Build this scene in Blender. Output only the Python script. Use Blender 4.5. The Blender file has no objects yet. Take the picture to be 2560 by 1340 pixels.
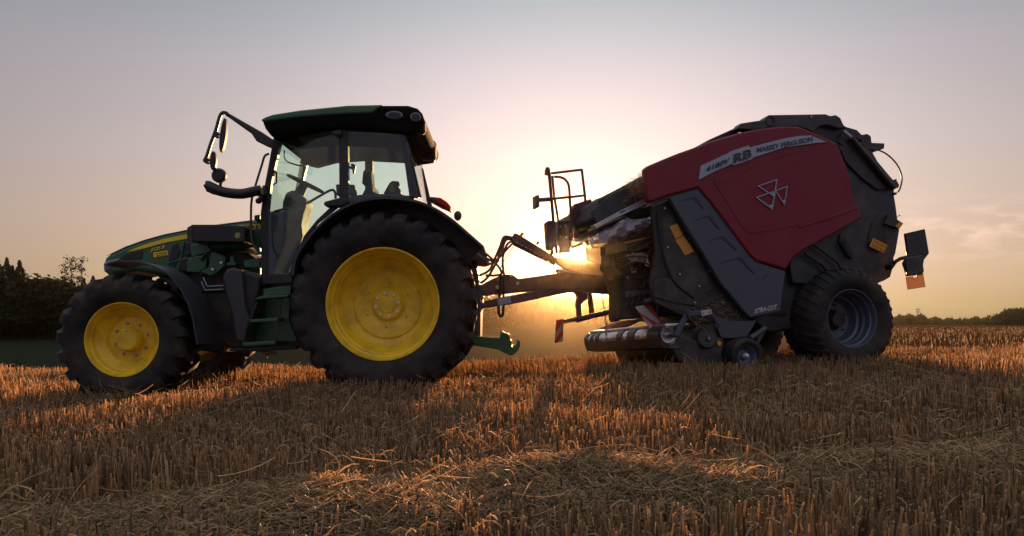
import bpy, math, random
import numpy as np
from mathutils import Vector
C = bpy.context.scene
COL = C.collection
random.seed(7); RNG = np.random.default_rng(7)
PI = math.pi

# ---------------------------------------------------------------- camera, sky, sun, exposure
FPX, HOR, EYE = 1900.0, 765.0, 0.80
cam_d = bpy.data.cameras.new('camera'); cam = bpy.data.objects.new('camera', cam_d); COL.objects.link(cam)
cam.location = (0, 0, EYE); cam.rotation_euler = (PI/2, 0, 0)
cam_d.sensor_width = 36; cam_d.lens = FPX/2560*36; cam_d.shift_y = (HOR-670)/2560
cam_d.clip_start = .05; cam_d.clip_end = 6000
C.camera = cam
SUN_AZ, SUN_EL = math.atan((1444-1280)/FPX), math.atan((HOR-622)/math.hypot(FPX, 164))
SUNDIR = Vector((math.sin(SUN_AZ)*math.cos(SUN_EL), math.cos(SUN_AZ)*math.cos(SUN_EL), math.sin(SUN_EL)))
sl = bpy.data.lights.new('sun', 'SUN'); sl.energy = 5.0; sl.angle = math.radians(.5); sl.color = (1, .51, .21)
so = bpy.data.objects.new('sun', sl); COL.objects.link(so); so.rotation_euler = SUNDIR.to_track_quat('Z', 'Y').to_euler()
so.location = (20, 200, 60)
C.view_settings.view_transform = 'Standard'; C.view_settings.look = 'None'
C.view_settings.exposure = 1.5; C.view_settings.gamma = 1
C.cycles.use_denoising = True
C.cycles.max_bounces = 6; C.cycles.transparent_max_bounces = 12; C.cycles.volume_bounces = 0
C.cycles.sample_clamp_indirect = 4

W = bpy.data.worlds.new('World'); C.world = W; W.use_nodes = True
nt = W.node_tree; nt.nodes.clear()
class NG:
    def __init__(s, nt): s.nt = nt
    def n(s, t, **k):
        x = s.nt.nodes.new(t)
        for a, b in k.items(): setattr(x, a, b)
        return x
    def put(s, sock, v):
        if hasattr(v, 'is_output') or isinstance(v, bpy.types.NodeSocket): s.nt.links.new(v, sock)
        else: sock.default_value = v
    def m(s, op, *a, clamp=False):
        x = s.n('ShaderNodeMath', operation=op, use_clamp=clamp)
        for i, v in enumerate(a): s.put(x.inputs[i], v)
        return x.outputs[0]
    def v(s, op, *a):
        x = s.n('ShaderNodeVectorMath', operation=op)
        for i, v in enumerate(a): s.put(x.inputs[i], v)
        return x.outputs['Value' if op in ('DOT_PRODUCT', 'LENGTH') else 'Vector']
    def scale(s, vec, f):
        x = s.n('ShaderNodeVectorMath', operation='SCALE'); s.put(x.inputs[0], vec); s.put(x.inputs['Scale'], f); return x.outputs[0]
    def ramp(s, f, stops, interp='LINEAR'):
        x = s.n('ShaderNodeValToRGB'); r = x.color_ramp; r.interpolation = interp
        while len(r.elements) > 1: r.elements.remove(r.elements[0])
        r.elements[0].position = stops[0][0]; r.elements[0].color = (*stops[0][1], 1)
        for p, c in stops[1:]:
            e = r.elements.new(p); e.color = (*c, 1)
        s.put(x.inputs[0], f); return x.outputs[0]
    def mix(s, f, a, b):
        x = s.n('ShaderNodeMix', data_type='RGBA'); s.put(x.inputs[0], f); s.put(x.inputs[6], a); s.put(x.inputs[7], b); return x.outputs[2]
    def noise(s, vec, scale, det=3, rough=.5):
        x = s.n('ShaderNodeTexNoise'); s.put(x.inputs['Vector'], vec); x.inputs['Scale'].default_value = scale
        x.inputs['Detail'].default_value = det; x.inputs['Roughness'].default_value = rough; return x.outputs['Fac']
g = NG(nt)
tc = g.n('ShaderNodeTexCoord').outputs['Generated']
dirn = g.v('NORMALIZE', tc)
sep = g.n('ShaderNodeSeparateXYZ'); g.put(sep.inputs[0], dirn)
ez = sep.outputs['Z']
cs = g.v('DOT_PRODUCT', dirn, tuple(SUNDIR))
ang = g.m('ARCCOSINE', g.m('MINIMUM', g.m('MAXIMUM', cs, -1.0), 1.0))
sunward = g.ramp(g.m('DIVIDE', g.m('ADD', ez, .05), .75, clamp=True), [
    (0.0, (.50, .32, .14)), (.067, (.74, .54, .26)), (.11, (.79, .57, .35)), (.20, (.76, .58, .47)), (.32, (.66, .57, .56)),
    (.46, (.53, .50, .55)), (.56, (.36, .43, .48)), (.66, (.62, .68, .72)), (1.0, (1.05, 1.05, 1.12))])
away = g.ramp(g.m('DIVIDE', g.m('ADD', ez, .05), 1.05, clamp=True), [
    (0.0, (.14, .13, .16)), (.06, (.38, .31, .40)), (.25, (.38, .37, .52)), (1.0, (1.05, 1.05, 1.12))])
hz = g.v('NORMALIZE', g.v('MULTIPLY', dirn, (1, 1, 0)))
caz = g.v('DOT_PRODUCT', hz, tuple(Vector((SUNDIR.x, SUNDIR.y, 0)).normalized()))
faz = g.n('ShaderNodeMapRange', interpolation_type='SMOOTHSTEP')
g.put(faz.inputs[0], caz); faz.inputs[1].default_value = .15; faz.inputs[2].default_value = .97
base = g.mix(faz.outputs[0], away, sunward)
dim = None
def gauss(sig): return g.m('EXPONENT', g.m('MULTIPLY', g.m('POWER', g.m('DIVIDE', ang, sig), 2.0), -1.0))
base = g.scale(base, g.m('ADD', .55, g.m('MULTIPLY', gauss(.55), .45)))
glow = g.scale((.26, .23, .25), gauss(.36))
glow2 = g.scale((.15, .11, .12), gauss(.13))
glow3 = g.scale((.25, .15, .06), gauss(.035))
disc = g.scale((40, 30, 16), g.m('LESS_THAN', ang, .0125))
# a few faint clouds low on the right
mp = g.n('ShaderNodeMapping'); g.put(mp.inputs[0], dirn); mp.inputs['Scale'].default_value = (9, 9, 38)
cn = g.noise(mp.outputs[0], 2.2, 5, .6)
band = g.m('EXPONENT', g.m('MULTIPLY', g.m('POWER', g.m('DIVIDE', g.m('SUBTRACT', ez, .085), .03), 2.0), -1.0))
rgt = g.n('ShaderNodeMapRange'); g.put(rgt.inputs[0], sep.outputs['X']); rgt.inputs[1].default_value = .39; rgt.inputs[2].default_value = .47
cm = g.m('MULTIPLY', g.m('MULTIPLY', g.m('SUBTRACT', cn, .47, clamp=True), 2.4, clamp=True), g.m('MULTIPLY', band, rgt.outputs[0]))
base = g.mix(cm, base, (1.0, .70, .58, 1))
tot = g.v('ADD', g.v('ADD', base, glow), g.v('ADD', glow2, g.v('ADD', glow3, disc)))
sky = g.n('ShaderNodeTexSky', sky_type='NISHITA'); sky.sun_disc = False
sky.sun_elevation = SUN_EL; sky.sun_rotation = SUN_AZ; sky.dust_density = 3; sky.air_density = 1.5
bg1 = g.n('ShaderNodeBackground'); g.put(bg1.inputs[0], tot); bg1.inputs[1].default_value = .36
bg2 = g.n('ShaderNodeBackground'); g.put(bg2.inputs[0], sky.outputs[0]); bg2.inputs[1].default_value = .004
ad = g.n('ShaderNodeAddShader'); nt.links.new(bg1.outputs[0], ad.inputs[0]); nt.links.new(bg2.outputs[0], ad.inputs[1])
wo = g.n('ShaderNodeOutputWorld'); nt.links.new(ad.outputs[0], wo.inputs[0])
W.cycles.sampling_method = 'MANUAL'; W.cycles.sample_map_resolution = 1024

# ---------------------------------------------------------------- materials
def mat(name, col, rough=.5, metal=0, dirt=None, dirt_amt=.0, dscale=6, bump=0, bscale=60, spec=.5, coat=0, var=.0):
    m = bpy.data.materials.new(name); m.use_nodes = True; t = m.node_tree; G = NG(t)
    p = t.nodes['Principled BSDF']; tcn = G.n('ShaderNodeTexCoord').outputs['Object']
    p.inputs['Metallic'].default_value = metal; p.inputs['Specular IOR Level'].default_value = spec
    p.inputs['Coat Weight'].default_value = coat; p.inputs['Coat Roughness'].default_value = .15
    c = (*col, 1)
    n1 = G.noise(tcn, dscale, 5, .6)
    if dirt:
        f = G.m('MULTIPLY', G.ramp(n1, [(.42, (0, 0, 0)), (.68, (1, 1, 1))]), dirt_amt)
        c = G.mix(f, c, (*dirt, 1))
    elif var:
        c = G.mix(n1, tuple(x*(1-var) for x in col)+(1,), tuple(min(1, x*(1+var)) for x in col)+(1,))
    G.put(p.inputs['Base Color'], c)
    n2 = G.noise(tcn, dscale*2.3, 4, .6)
    G.put(p.inputs['Roughness'], G.m('ADD', G.m('MULTIPLY', n2, .25), rough-.12))
    if bump:
        b = G.n('ShaderNodeBump'); b.inputs['Strength'].default_value = bump; b.inputs['Distance'].default_value = .004
        G.put(b.inputs['Height'], G.noise(tcn, bscale, 4, .65)); t.links.new(b.outputs[0], p.inputs['Normal'])
    return m
DUST = (.24, .18, .12)
M = dict(
 green=mat('green_paint', (.012, .10, .036), .42, dirt=DUST, dirt_amt=.15, coat=.3),
 hook=mat('hook_paint', (.01, .10, .03), .5, dirt=DUST, dirt_amt=.1),
 yellow=mat('yellow_paint', (.92, .60, .02), .40, dirt=(.22, .13, .04), dirt_amt=.42, dscale=7, bump=.1),
 decal=mat('yellow_decal', (.95, .66, .03), .5),
 blk=mat('black_plastic', (.014, .013, .016), .45, dirt=DUST, dirt_amt=.07, bump=.15, bscale=120),
 roof=mat('roof_plastic', (.006, .006, .007), .9, dirt=DUST, dirt_amt=.0, spec=.05),
 fender=mat('fender_plastic', (.035, .037, .048), .38, dirt=DUST, dirt_amt=.06, bump=.12, bscale=90),
 frame=mat('dark_frame', (.02, .02, .022), .5, dirt=DUST, dirt_amt=.25),
 rubber=mat('tyre_rubber', (.012, .011, .013), .72, dirt=DUST, dirt_amt=.16, dscale=5, bump=.35, bscale=70, spec=.35),
 steel=mat('galvanised_steel', (.42, .43, .46), .35, .8, dirt=(.12, .09, .07), dirt_amt=.5),
 chrome=mat('bright_bolt', (.72, .76, .86), .3, .25),
 polish=mat('polished_steel', (.55, .54, .56), .28, .95, dirt=(.1, .08, .07), dirt_amt=.6, dscale=12),
 red=mat('red_panel_paint', (.185, .004, .020), .45, dirt=(.16, .05, .04), dirt_amt=.25, dscale=3, coat=.12, spec=.3),
 flarefr=mat('flare_tinted_frame', (.095, .028, .026), .55, dirt=DUST, dirt_amt=.35, dscale=9),  # dark brownish grey; its reddish hint is sun flare put into the base colour
 grey=mat('grey_panel', (.052, .061, .088), .5, dirt=DUST, dirt_amt=.08, bump=.1),
 grey2=mat('dark_grey_panel', (.021, .023, .030), .5, dirt=DUST, dirt_amt=.2, bump=.15),
 silver=mat('silver_decal', (.30, .34, .42), .4),
 navy=mat('dark_lettering', (.03, .025, .05), .5),
 brown=mat('brown_dusty_steel', (.022, .017, .016), .6, dirt=DUST, dirt_amt=.14, dscale=7),
 amber=mat('amber_reflector', (.62, .26, .02), .3),
 white=mat('white_paint', (.55, .50, .50), .5, dirt=(.2, .12, .1), dirt_amt=.4),
 wred=mat('red_stripe', (.50, .05, .03), .45),
 plastic=mat('clear_wrap', (.25, .21, .25), .25, dirt=(.12, .09, .10), dirt_amt=.9, dscale=14, bump=.8, bscale=22),
 wheelgrey=mat('blue_grey_rim', (.10, .12, .17), .42, .3, dirt=(.08, .07, .07), dirt_amt=.35, dscale=5),
 interior=mat('cab_interior', (.045, .045, .048), .7, dirt=DUST, dirt_amt=.25),
 liner=mat('cab_headliner', (.028, .032, .05), .8),
 seatm=mat('seat_fabric', (.06, .055, .055), .9, bump=.4, bscale=200),
 rust=mat('worn_edge', (.30, .16, .10), .5, .6),
)
def glass(name, tint, dust=.04, dustcol=(.36, .40, .46)):
    m = bpy.data.materials.new(name); m.use_nodes = True; t = m.node_tree; t.nodes.clear(); G = NG(t)
    tr = G.n('ShaderNodeBsdfTransparent'); tr.inputs[0].default_value = (*tint, 1)
    gl = G.n('ShaderNodeBsdfGlossy'); gl.inputs['Roughness'].default_value = .03
    df = G.n('ShaderNodeBsdfDiffuse'); df.inputs[0].default_value = (*dustcol, 1)
    tl = G.n('ShaderNodeBsdfTranslucent'); tl.inputs[0].default_value = (*dustcol, 1)
    lwf = G.n('ShaderNodeLayerWeight').outputs['Facing']; fr = G.m('ADD', .035, G.m('MULTIPLY', G.m('POWER', lwf, 5.0), .6))
    tcn = G.n('ShaderNodeTexCoord').outputs['Object']
    f = G.m('MULTIPLY', G.ramp(G.noise(tcn, 5, 6, .7), [(.3, (.3, .3, .3)), (.75, (1, 1, 1))]), dust)
    d2 = G.n('ShaderNodeMixShader'); d2.inputs[0].default_value = .5; t.links.new(df.outputs[0], d2.inputs[1]); t.links.new(tl.outputs[0], d2.inputs[2])
    a = G.n('ShaderNodeMixShader'); G.put(a.inputs[0], f); t.links.new(tr.outputs[0], a.inputs[1]); t.links.new(d2.outputs[0], a.inputs[2])
    b = G.n('ShaderNodeMixShader'); G.put(b.inputs[0], fr); t.links.new(a.outputs[0], b.inputs[1]); t.links.new(gl.outputs[0], b.inputs[2])
    o = G.n('ShaderNodeOutputMaterial'); t.links.new(b.outputs[0], o.inputs[0]); return m
M['glass'] = glass('tinted_glass', (.90, .99, .985), .03)
M['glassf'] = glass('dusty_glass', (.88, .98, .94), .05)
M['lens'] = glass('clear_lens', (.5, .5, .52), .4)
def translucent(name, col, frac=.6):
    m = bpy.data.materials.new(name); m.use_nodes = True; t = m.node_tree; p = t.nodes['Principled BSDF']; G = NG(t)
    p.inputs['Base Color'].default_value = (*col, 1); p.inputs['Roughness'].default_value = .25
    tl = G.n('ShaderNodeBsdfTranslucent'); tl.inputs[0].default_value = (*[min(1, c*1.3) for c in col], 1)
    x = G.n('ShaderNodeMixShader'); x.inputs[0].default_value = frac
    t.links.new(p.outputs[0], x.inputs[1]); t.links.new(tl.outputs[0], x.inputs[2])
    t.links.new(x.outputs[0], t.nodes['Material Output'].inputs[0]); return m
M['redlens'] = translucent('red_lens', (.8, .02, .04), .7)
M['amberplate'] = translucent('amber_plate', (.40, .27, .16), .5)

# ---------------------------------------------------------------- geometry helpers
HAZE_D, HAZE_G = .00036, .992
EYEV = Vector((0, 0, EYE))
def ray(px, py): return Vector(((px-1280)/FPX, 1, -(py-HOR)/FPX))
def crop(x0, y0, s):
    def f(*pts): return [(x0+p[0]*s, y0+p[1]*s)+tuple(p[2:]) for p in pts]
    return f
c1 = crop(100, 540, .3432); c2 = crop(480, 240, .3881); c3 = crop(680, 480, .3731); c4 = crop(1160, 400, .4179)
c5 = crop(1400, 260, .3732); c6 = crop(1440, 560, .3516); d1 = crop(0, 620, .2538); d2 = crop(2160, 540, .2985)
d3 = crop(1400, 420, .2239); d4 = crop(1500, 640, .22385); d5 = crop(400, 540, .2687); d6 = crop(1980, 270, .3358)
d7 = crop(1860, 600, .2538); d8 = crop(640, 300, .3135)
class Frame:
    """vertical side plane of a machine: a = along, w = across (away from the near side), u = up"""
    def __init__(s, px, py, depth, yaw, roll, pitch=0):
        s.O = EYEV+ray(px, py)*depth
        y, r = math.radians(yaw), math.radians(roll)
        s.w = Vector((-math.sin(y)*math.cos(r), math.cos(y)*math.cos(r), -math.sin(r)))
        a = Vector((math.cos(y), math.sin(y), math.sin(math.radians(pitch)))); s.a = (a-s.w*a.dot(s.w)).normalized()
        s.u = s.a.cross(s.w)
        if s.u.z < 0: s.u = -s.u
    def at(s, px, py, off=0):
        d = ray(px, py); t = ((s.O+s.w*off-EYEV).dot(s.w))/d.dot(s.w); return EYEV+d*t
    def pts(s, pp, off=0): return [s.at(p[0], p[1], p[2] if len(p) > 2 else off) for p in pp]
    def mirror(s, P, c): 
        o = (P-s.O).dot(s.w); return P+s.w*(2*(c-o))
def root(name, loc, label=None, cat=None, group=None, kind=None):
    o = bpy.data.objects.new(name, None); COL.objects.link(o); o.location = loc; o.empty_display_size = .2
    tag(o, label, cat, group, kind); return o
def tag(o, label=None, cat=None, group=None, kind=None):
    if label: o['label'] = label
    if cat: o['category'] = cat
    if group: o['group'] = group
    if kind: o['kind'] = kind
    return o
def part_empty(name, parent):
    o = bpy.data.objects.new(name, None); COL.objects.link(o); o.parent = parent; o.empty_display_size = .1; return o
def origin(p):
    v = Vector((0, 0, 0))
    while p: v += Vector(p.location); p = p.parent
    return v
def add(name, V, F, m, parent=None, ang=32, bevel=0, seg=2, loc=None):
    me = bpy.data.meshes.new(name); o0 = origin(parent)+(loc or Vector((0, 0, 0)))
    me.from_pydata([tuple(Vector(v)-o0) for v in V], [], F); me.materials.append(m)
    me.validate(); me.update()
    import bmesh
    bm = bmesh.new(); bm.from_mesh(me); bmesh.ops.recalc_face_normals(bm, faces=bm.faces); bm.to_mesh(me); bm.free()
    me.polygons.foreach_set('use_smooth', [True]*len(me.polygons)); me.set_sharp_from_angle(angle=math.radians(ang))
    o = bpy.data.objects.new(name, me); COL.objects.link(o)
    if loc: o.location = loc
    if parent: o.parent = parent
    if bevel:
        b = o.modifiers.new('bevel', 'BEVEL'); b.width = bevel; b.segments = seg; b.limit_method = 'ANGLE'; b.angle_limit = math.radians(40)
        b.harden_normals = False
        w = o.modifiers.new('wn', 'WEIGHTED_NORMAL'); w.keep_sharp = True
    return o
class MB:
    def __init__(s): s.V = []; s.F = []
    def ext(s, P, vec):
        """prism: polygon P swept along vec"""
        n = len(P); b = len(s.V); s.V += list(P)+[p+vec for p in P]
        s.F.append(tuple(range(b, b+n))); s.F.append(tuple(range(b+2*n-1, b+n-1, -1)))
        for i in range(n): j = (i+1) % n; s.F.append((b+i, b+j, b+n+j, b+n+i))
        return s
    def tube(s, P, r, n=10, cap=True):
        P = [Vector(p) for p in P]; b = len(s.V); k = len(P)
        rs = r if isinstance(r, (list, tuple)) else [r]*k
        up = None
        for i, p in enumerate(P):
            t = (P[min(i+1, k-1)]-P[max(i-1, 0)]).normalized()
            if up is None: up = t.orthogonal().normalized()
            up = (up-t*up.dot(t)); up = up.normalized() if up.length > 1e-6 else t.orthogonal().normalized()
            q = t.cross(up)
            for j in range(n):
                a = 2*PI*j/n; s.V.append(p+(up*math.cos(a)+q*math.sin(a))*rs[i])
        for i in range(k-1):
            for j in range(n):
                s.F.append((b+i*n+j, b+i*n+(j+1) % n, b+(i+1)*n+(j+1) % n, b+(i+1)*n+j))
        if cap: s.F.append(tuple(b+j for j in range(n))[::-1]); s.F.append(tuple(b+(k-1)*n+j for j in range(n)))
        return s
    def lathe(s, Fr, c, prof, n=64, sgn=1, close=False):
        b = len(s.V); k = len(prof)
        for off, r in prof:
            for j in range(n):
                a = 2*PI*j/n; s.V.append(c+Fr.w*off*sgn+(Fr.a*math.cos(a)+Fr.u*math.sin(a))*r)
        for i in range(k if close else k-1):
            i2 = (i+1) % k
            for j in range(n):
                s.F.append((b+i*n+j, b+i*n+(j+1) % n, b+i2*n+(j+1) % n, b+i2*n+j))
        return s
    def box(s, c, ax, ay, az):
        P = [c-ax-ay-az, c+ax-ay-az, c+ax+ay-az, c-ax+ay-az]; return s.ext(P, az*2)
    def ball(s, c, rx, ry=None, rz=None, n=12):
        ry = ry or rx; rz = rz or rx; b = len(s.V)
        for i in range(n+1):
            t = PI*i/n
            for j in range(2*n):
                a = PI*j/n; s.V.append(c+Vector((rx*math.sin(t)*math.cos(a), ry*math.sin(t)*math.sin(a), rz*math.cos(t))))
        for i in range(n):
            for j in range(2*n): s.F.append((b+i*2*n+j, b+i*2*n+(j+1) % (2*n), b+(i+1)*2*n+(j+1) % (2*n), b+(i+1)*2*n+j))
        return s
    def build(s, name, m, parent=None, **k): return add(name, s.V, s.F, m, parent, **k)
def smooth(P, n=6):
    """Catmull-Rom through points"""
    P = [Vector(p) for p in P]; out = []
    for i in range(len(P)-1):
        p0, p1, p2, p3 = P[max(i-1, 0)], P[i], P[i+1], P[min(i+2, len(P)-1)]
        for j in range(n):
            t = j/n; out.append(.5*((2*p1)+(p2-p0)*t+(2*p0-5*p1+4*p2-p3)*t*t+(3*p1-p0-3*p2+p3)*t**3))
    out.append(P[-1]); return out
def plate(Fr, name, pp, off, thick, m, parent, bevel=.004, mir=None, seg=2, ang=32, both=None):
    """side-view outline in a plane `off` metres inside the near side, given real thickness across the machine"""
    P = Fr.pts(pp, off); o = MB().ext(P, Fr.w*thick).build(name, m, parent, bevel=bevel, seg=seg, ang=ang)
    if both is not None:
        P2 = [Fr.mirror(p, both) for p in P]; MB().ext(P2, -Fr.w*thick).build(name, m, parent, bevel=bevel, seg=seg, ang=ang)
    return o
def sheet(Fr, name, pp, off, width, thick, m, parent, mirror=None):
    """curved sheet: side-view curve swept across the machine, with thickness towards the inside of the curve"""
    P = smooth(Fr.pts(pp, off), 4)
    if mirror is not None: P = [Fr.mirror(p, mirror) for p in P]; width = -width
    Q = []
    for i, p in enumerate(P):
        t = (P[min(i+1, len(P)-1)]-P[max(i-1, 0)]).normalized(); Q.append(p-t.cross(Fr.w).normalized()*thick*(1 if width > 0 else 1))
    mb = MB(); n = len(P); mb.V = P+[p+Fr.w*width for p in P]+Q+[q+Fr.w*width for q in Q]
    for i in range(n-1):
        mb.F += [(i, i+1, n+i+1, n+i), (2*n+i, 3*n+i, 3*n+i+1, 2*n+i+1), (i, 2*n+i, 2*n+i+1, i+1), (n+i, n+i+1, 3*n+i+1, 3*n+i)]
    mb.F += [(0, n, 3*n, 2*n), (n-1, 3*n-1, 4*n-1, 2*n-1)]
    return mb.build(name, m, parent)
def text(Fr, name, body, p0, p1, hvec, off, m, parent, thick=.003, bold=.0, shear=0.0):
    """lettering laid on the side plane between two baseline points; hvec = picture vector of the letter height"""
    cu = bpy.data.curves.new('t', 'FONT'); cu.body = body; cu.offset = bold; cu.resolution_u = 3
    ob = bpy.data.objects.new('t', cu); COL.objects.link(ob)
    dg = bpy.context.evaluated_depsgraph_get(); me = bpy.data.meshes.new_from_object(ob.evaluated_get(dg))
    V = [v.co.copy() for v in me.vertices]; F = [tuple(p.vertices) for p in me.polygons]
    bpy.data.objects.remove(ob); bpy.data.curves.remove(cu)
    x0 = min(v.x for v in V); x1 = max(v.x for v in V); y0 = min(v.y for v in V); y1 = max(v.y for v in V)
    A = Fr.at(*p0, off); B = Fr.at(*p1, off); H = Fr.at(p0[0]+hvec[0], p0[1]+hvec[1], off)-A
    def mp(v): return A+(B-A)*((v.x-x0)/(x1-x0))+H*((v.y-y0)/(y1-y0))+(B-A).normalized()*H.length*shear*((v.y-y0)/(y1-y0))
    n = len(V); P = [mp(v) for v in V]; VV = P+[p+Fr.w*thick for p in P]
    from collections import Counter
    e = Counter(); 
    for f in F:
        for i in range(len(f)): e[(f[i], f[(i+1) % len(f)])] += 1
    FF = [f for f in F]+[tuple(i+n for i in f[::-1]) for f in F]
    FF += [(b, a, a+n, b+n) for (a, b) in e if (b, a) not in e]
    me2 = add(name, VV, FF, m, parent, ang=30); return me2
def tyre_mb(Fr, c, sgn, prof, lugs, nl, hw, seg=96):
    mb = MB().lathe(Fr, c, prof, seg, sgn, close=True)
    for side in (0, 1):
        for k in range(nl):
            th0 = 2*PI*(k+.5*side)/nl; ring = []
            for off, rt, rb, dth, wd in lugs:
                o = off if side == 0 else lugs[0][0]*2-off
                for r, sg in ((rb, -1), (rt, -1), (rt, 1), (rb, 1)):
                    a = th0+dth+sg*(wd*(1.25 if r == rb else 1))/r; ring.append(c+Fr.w*o*sgn+(Fr.a*math.cos(a)+Fr.u*math.sin(a))*r)
            b = len(mb.V); mb.V += ring; L = len(lugs)
            for i in range(L-1):
                for j in range(4): q = (j+1) % 4; mb.F.append((b+i*4+j, b+i*4+q, b+i*4+4+q, b+i*4+4+j))
            mb.F += [(b, b+1, b+2, b+3), (b+L*4-1, b+L*4-2, b+L*4-3, b+L*4-4)]
    return mb
# ---------------------------------------------------------------- land
def sst(a, b, x):
    t = np.clip((x-a)/(b-a), 0, 1); return t*t*(3-2*t)
def hgt(x, y):
    x = np.asarray(x, float); y = np.asarray(y, float)
    near = .034*(x+1.14); near = np.where(near > .12, .12+(near-.12)*.15, near); near = np.maximum(near, -.085-.022*np.clip(-3.5-x, 0, 9))
    near = np.minimum(near, .2); near = near+.012*np.sin(x*1.7+y*.9)+.010*np.sin(y*2.3-x*.6)
    near = near-.028*np.clip(y-6.8, 0, 3)*sst(6, 2, np.abs(x-.5))
    d = np.clip(y-9.6, 0, None); fallL = np.where(y > 9.6, .16*d*d/(d+4), 0)
    fallR = .0245*np.clip(y-9, 0, None)
    r = sst(.30, .40, x/np.maximum(y, 1))
    # left valley floor and rising meadow
    zl = near-fallL; floor = -13.0+np.clip((y-110)*.125, 0, 8.4)-np.clip(y-230, 0, None)*.03
    zl = np.where(y > 60, np.maximum(zl, floor), zl)
    zl = np.where(y > 60, floor*sst(60, 95, y)+zl*(1-sst(60, 95, y)), zl)
    zr = near*1.0-fallR+.12*np.sin(y*.05)*sst(20, 60, y)
    return zl*(1-r)+zr*r
ys = np.concatenate([np.linspace(-6, 1, 8), np.linspace(1.3, 16, 90), 16*np.exp(np.linspace(.02, math.log(900/16), 100))])
rs = np.linspace(-1.25, 1.25, 261)
X = np.outer(np.maximum(np.abs(ys), 6)*1.0+4, rs); Y = np.repeat(ys[:, None], len(rs), 1)
Z = hgt(X, Y); nY, nX = X.shape
me = bpy.data.meshes.new('ground'); me.from_pydata(np.stack([X, Y, Z], -1).reshape(-1, 3).tolist(), [],
    [(j*nX+i, j*nX+i+1, (j+1)*nX+i+1, (j+1)*nX+i) for j in range(nY-1) for i in range(nX-1)])
me.polygons.foreach_set('use_smooth', [True]*len(me.polygons))
gm = bpy.data.materials.new('field_ground'); gm.use_nodes = True; G = NG(gm.node_tree); p = gm.node_tree.nodes['Principled BSDF']
pos = G.n('ShaderNodeNewGeometry').outputs['Position']; sp = G.n('ShaderNodeSeparateXYZ'); G.put(sp.inputs[0], pos)
n1 = G.noise(pos, 9, 6, .7); n2 = G.noise(pos, .35, 4, .6); n3 = G.noise(pos, .11, 7, .7)
soil = G.mix(n1, (.03, .02, .013, 1), (.12, .075, .04, 1)); far = G.mix(n2, (.06, .035, .018, 1), (.12, .07, .035, 1))
st = G.mix(G.m('DIVIDE', G.m('SUBTRACT', sp.outputs[1], 8.0), 14.0, clamp=True), soil, far)
mead = G.mix(n3, (.018, .026, .016, 1), (.034, .044, .028, 1))
edge = G.m('ADD', sp.outputs[1], G.m('MULTIPLY', n3, 14.0))
lf = G.m('LESS_THAN', G.m('DIVIDE', sp.outputs[0], G.m('MAXIMUM', sp.outputs[1], 1.0)), .33)
isM = G.m('MULTIPLY', G.m('GREATER_THAN', edge, 62.0), lf)
isR = G.m('GREATER_THAN', edge, 420.0)
colr = G.mix(isR, G.mix(isM, st, mead), (.03, .04, .02, 1))
G.put(p.inputs['Base Color'], colr); p.inputs['Roughness'].default_value = 1; p.inputs['Specular IOR Level'].default_value = 0
b = G.n('ShaderNodeBump'); b.inputs['Strength'].default_value = .8; b.inputs['Distance'].default_value = .05; G.put(b.inputs['Height'], G.m('ADD', n1, n2)); gm.node_tree.links.new(b.outputs[0], p.inputs['Normal'])
me.materials.append(gm); go = bpy.data.objects.new('ground', me); COL.objects.link(go); tag(go, kind='structure')

# ---- straw and stubble material
def straw_mat(name, c0, c1, tr=.38, rough=.6):
    m = bpy.data.materials.new(name); m.use_nodes = True; t = m.node_tree; G = NG(t); p = t.nodes['Principled BSDF']
    at = G.n('ShaderNodeAttribute', attribute_name='tint').outputs['Fac']
    c = G.mix(at, (*c0, 1), (*c1, 1)); G.put(p.inputs['Base Color'], c); p.inputs['Roughness'].default_value = rough
    p.inputs['Specular IOR Level'].default_value = .3
    tl = G.n('ShaderNodeBsdfTranslucent'); G.put(tl.inputs[0], c); x = G.n('ShaderNodeMixShader'); x.inputs[0].default_value = tr
    t.links.new(p.outputs[0], x.inputs[1]); t.links.new(tl.outputs[0], x.inputs[2]); t.links.new(x.outputs[0], t.nodes['Material Output'].inputs[0]); return m
M['stub'] = straw_mat('stubble_straw', (.15, .095, .055), (.84, .60, .36), .64)
M['straw'] = straw_mat('loose_straw', (.15, .105, .06), (.94, .72, .45), .6)
M['stub_far'] = straw_mat('far_stubble_straw', (.10, .055, .025), (.34, .20, .09), .5)
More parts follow.
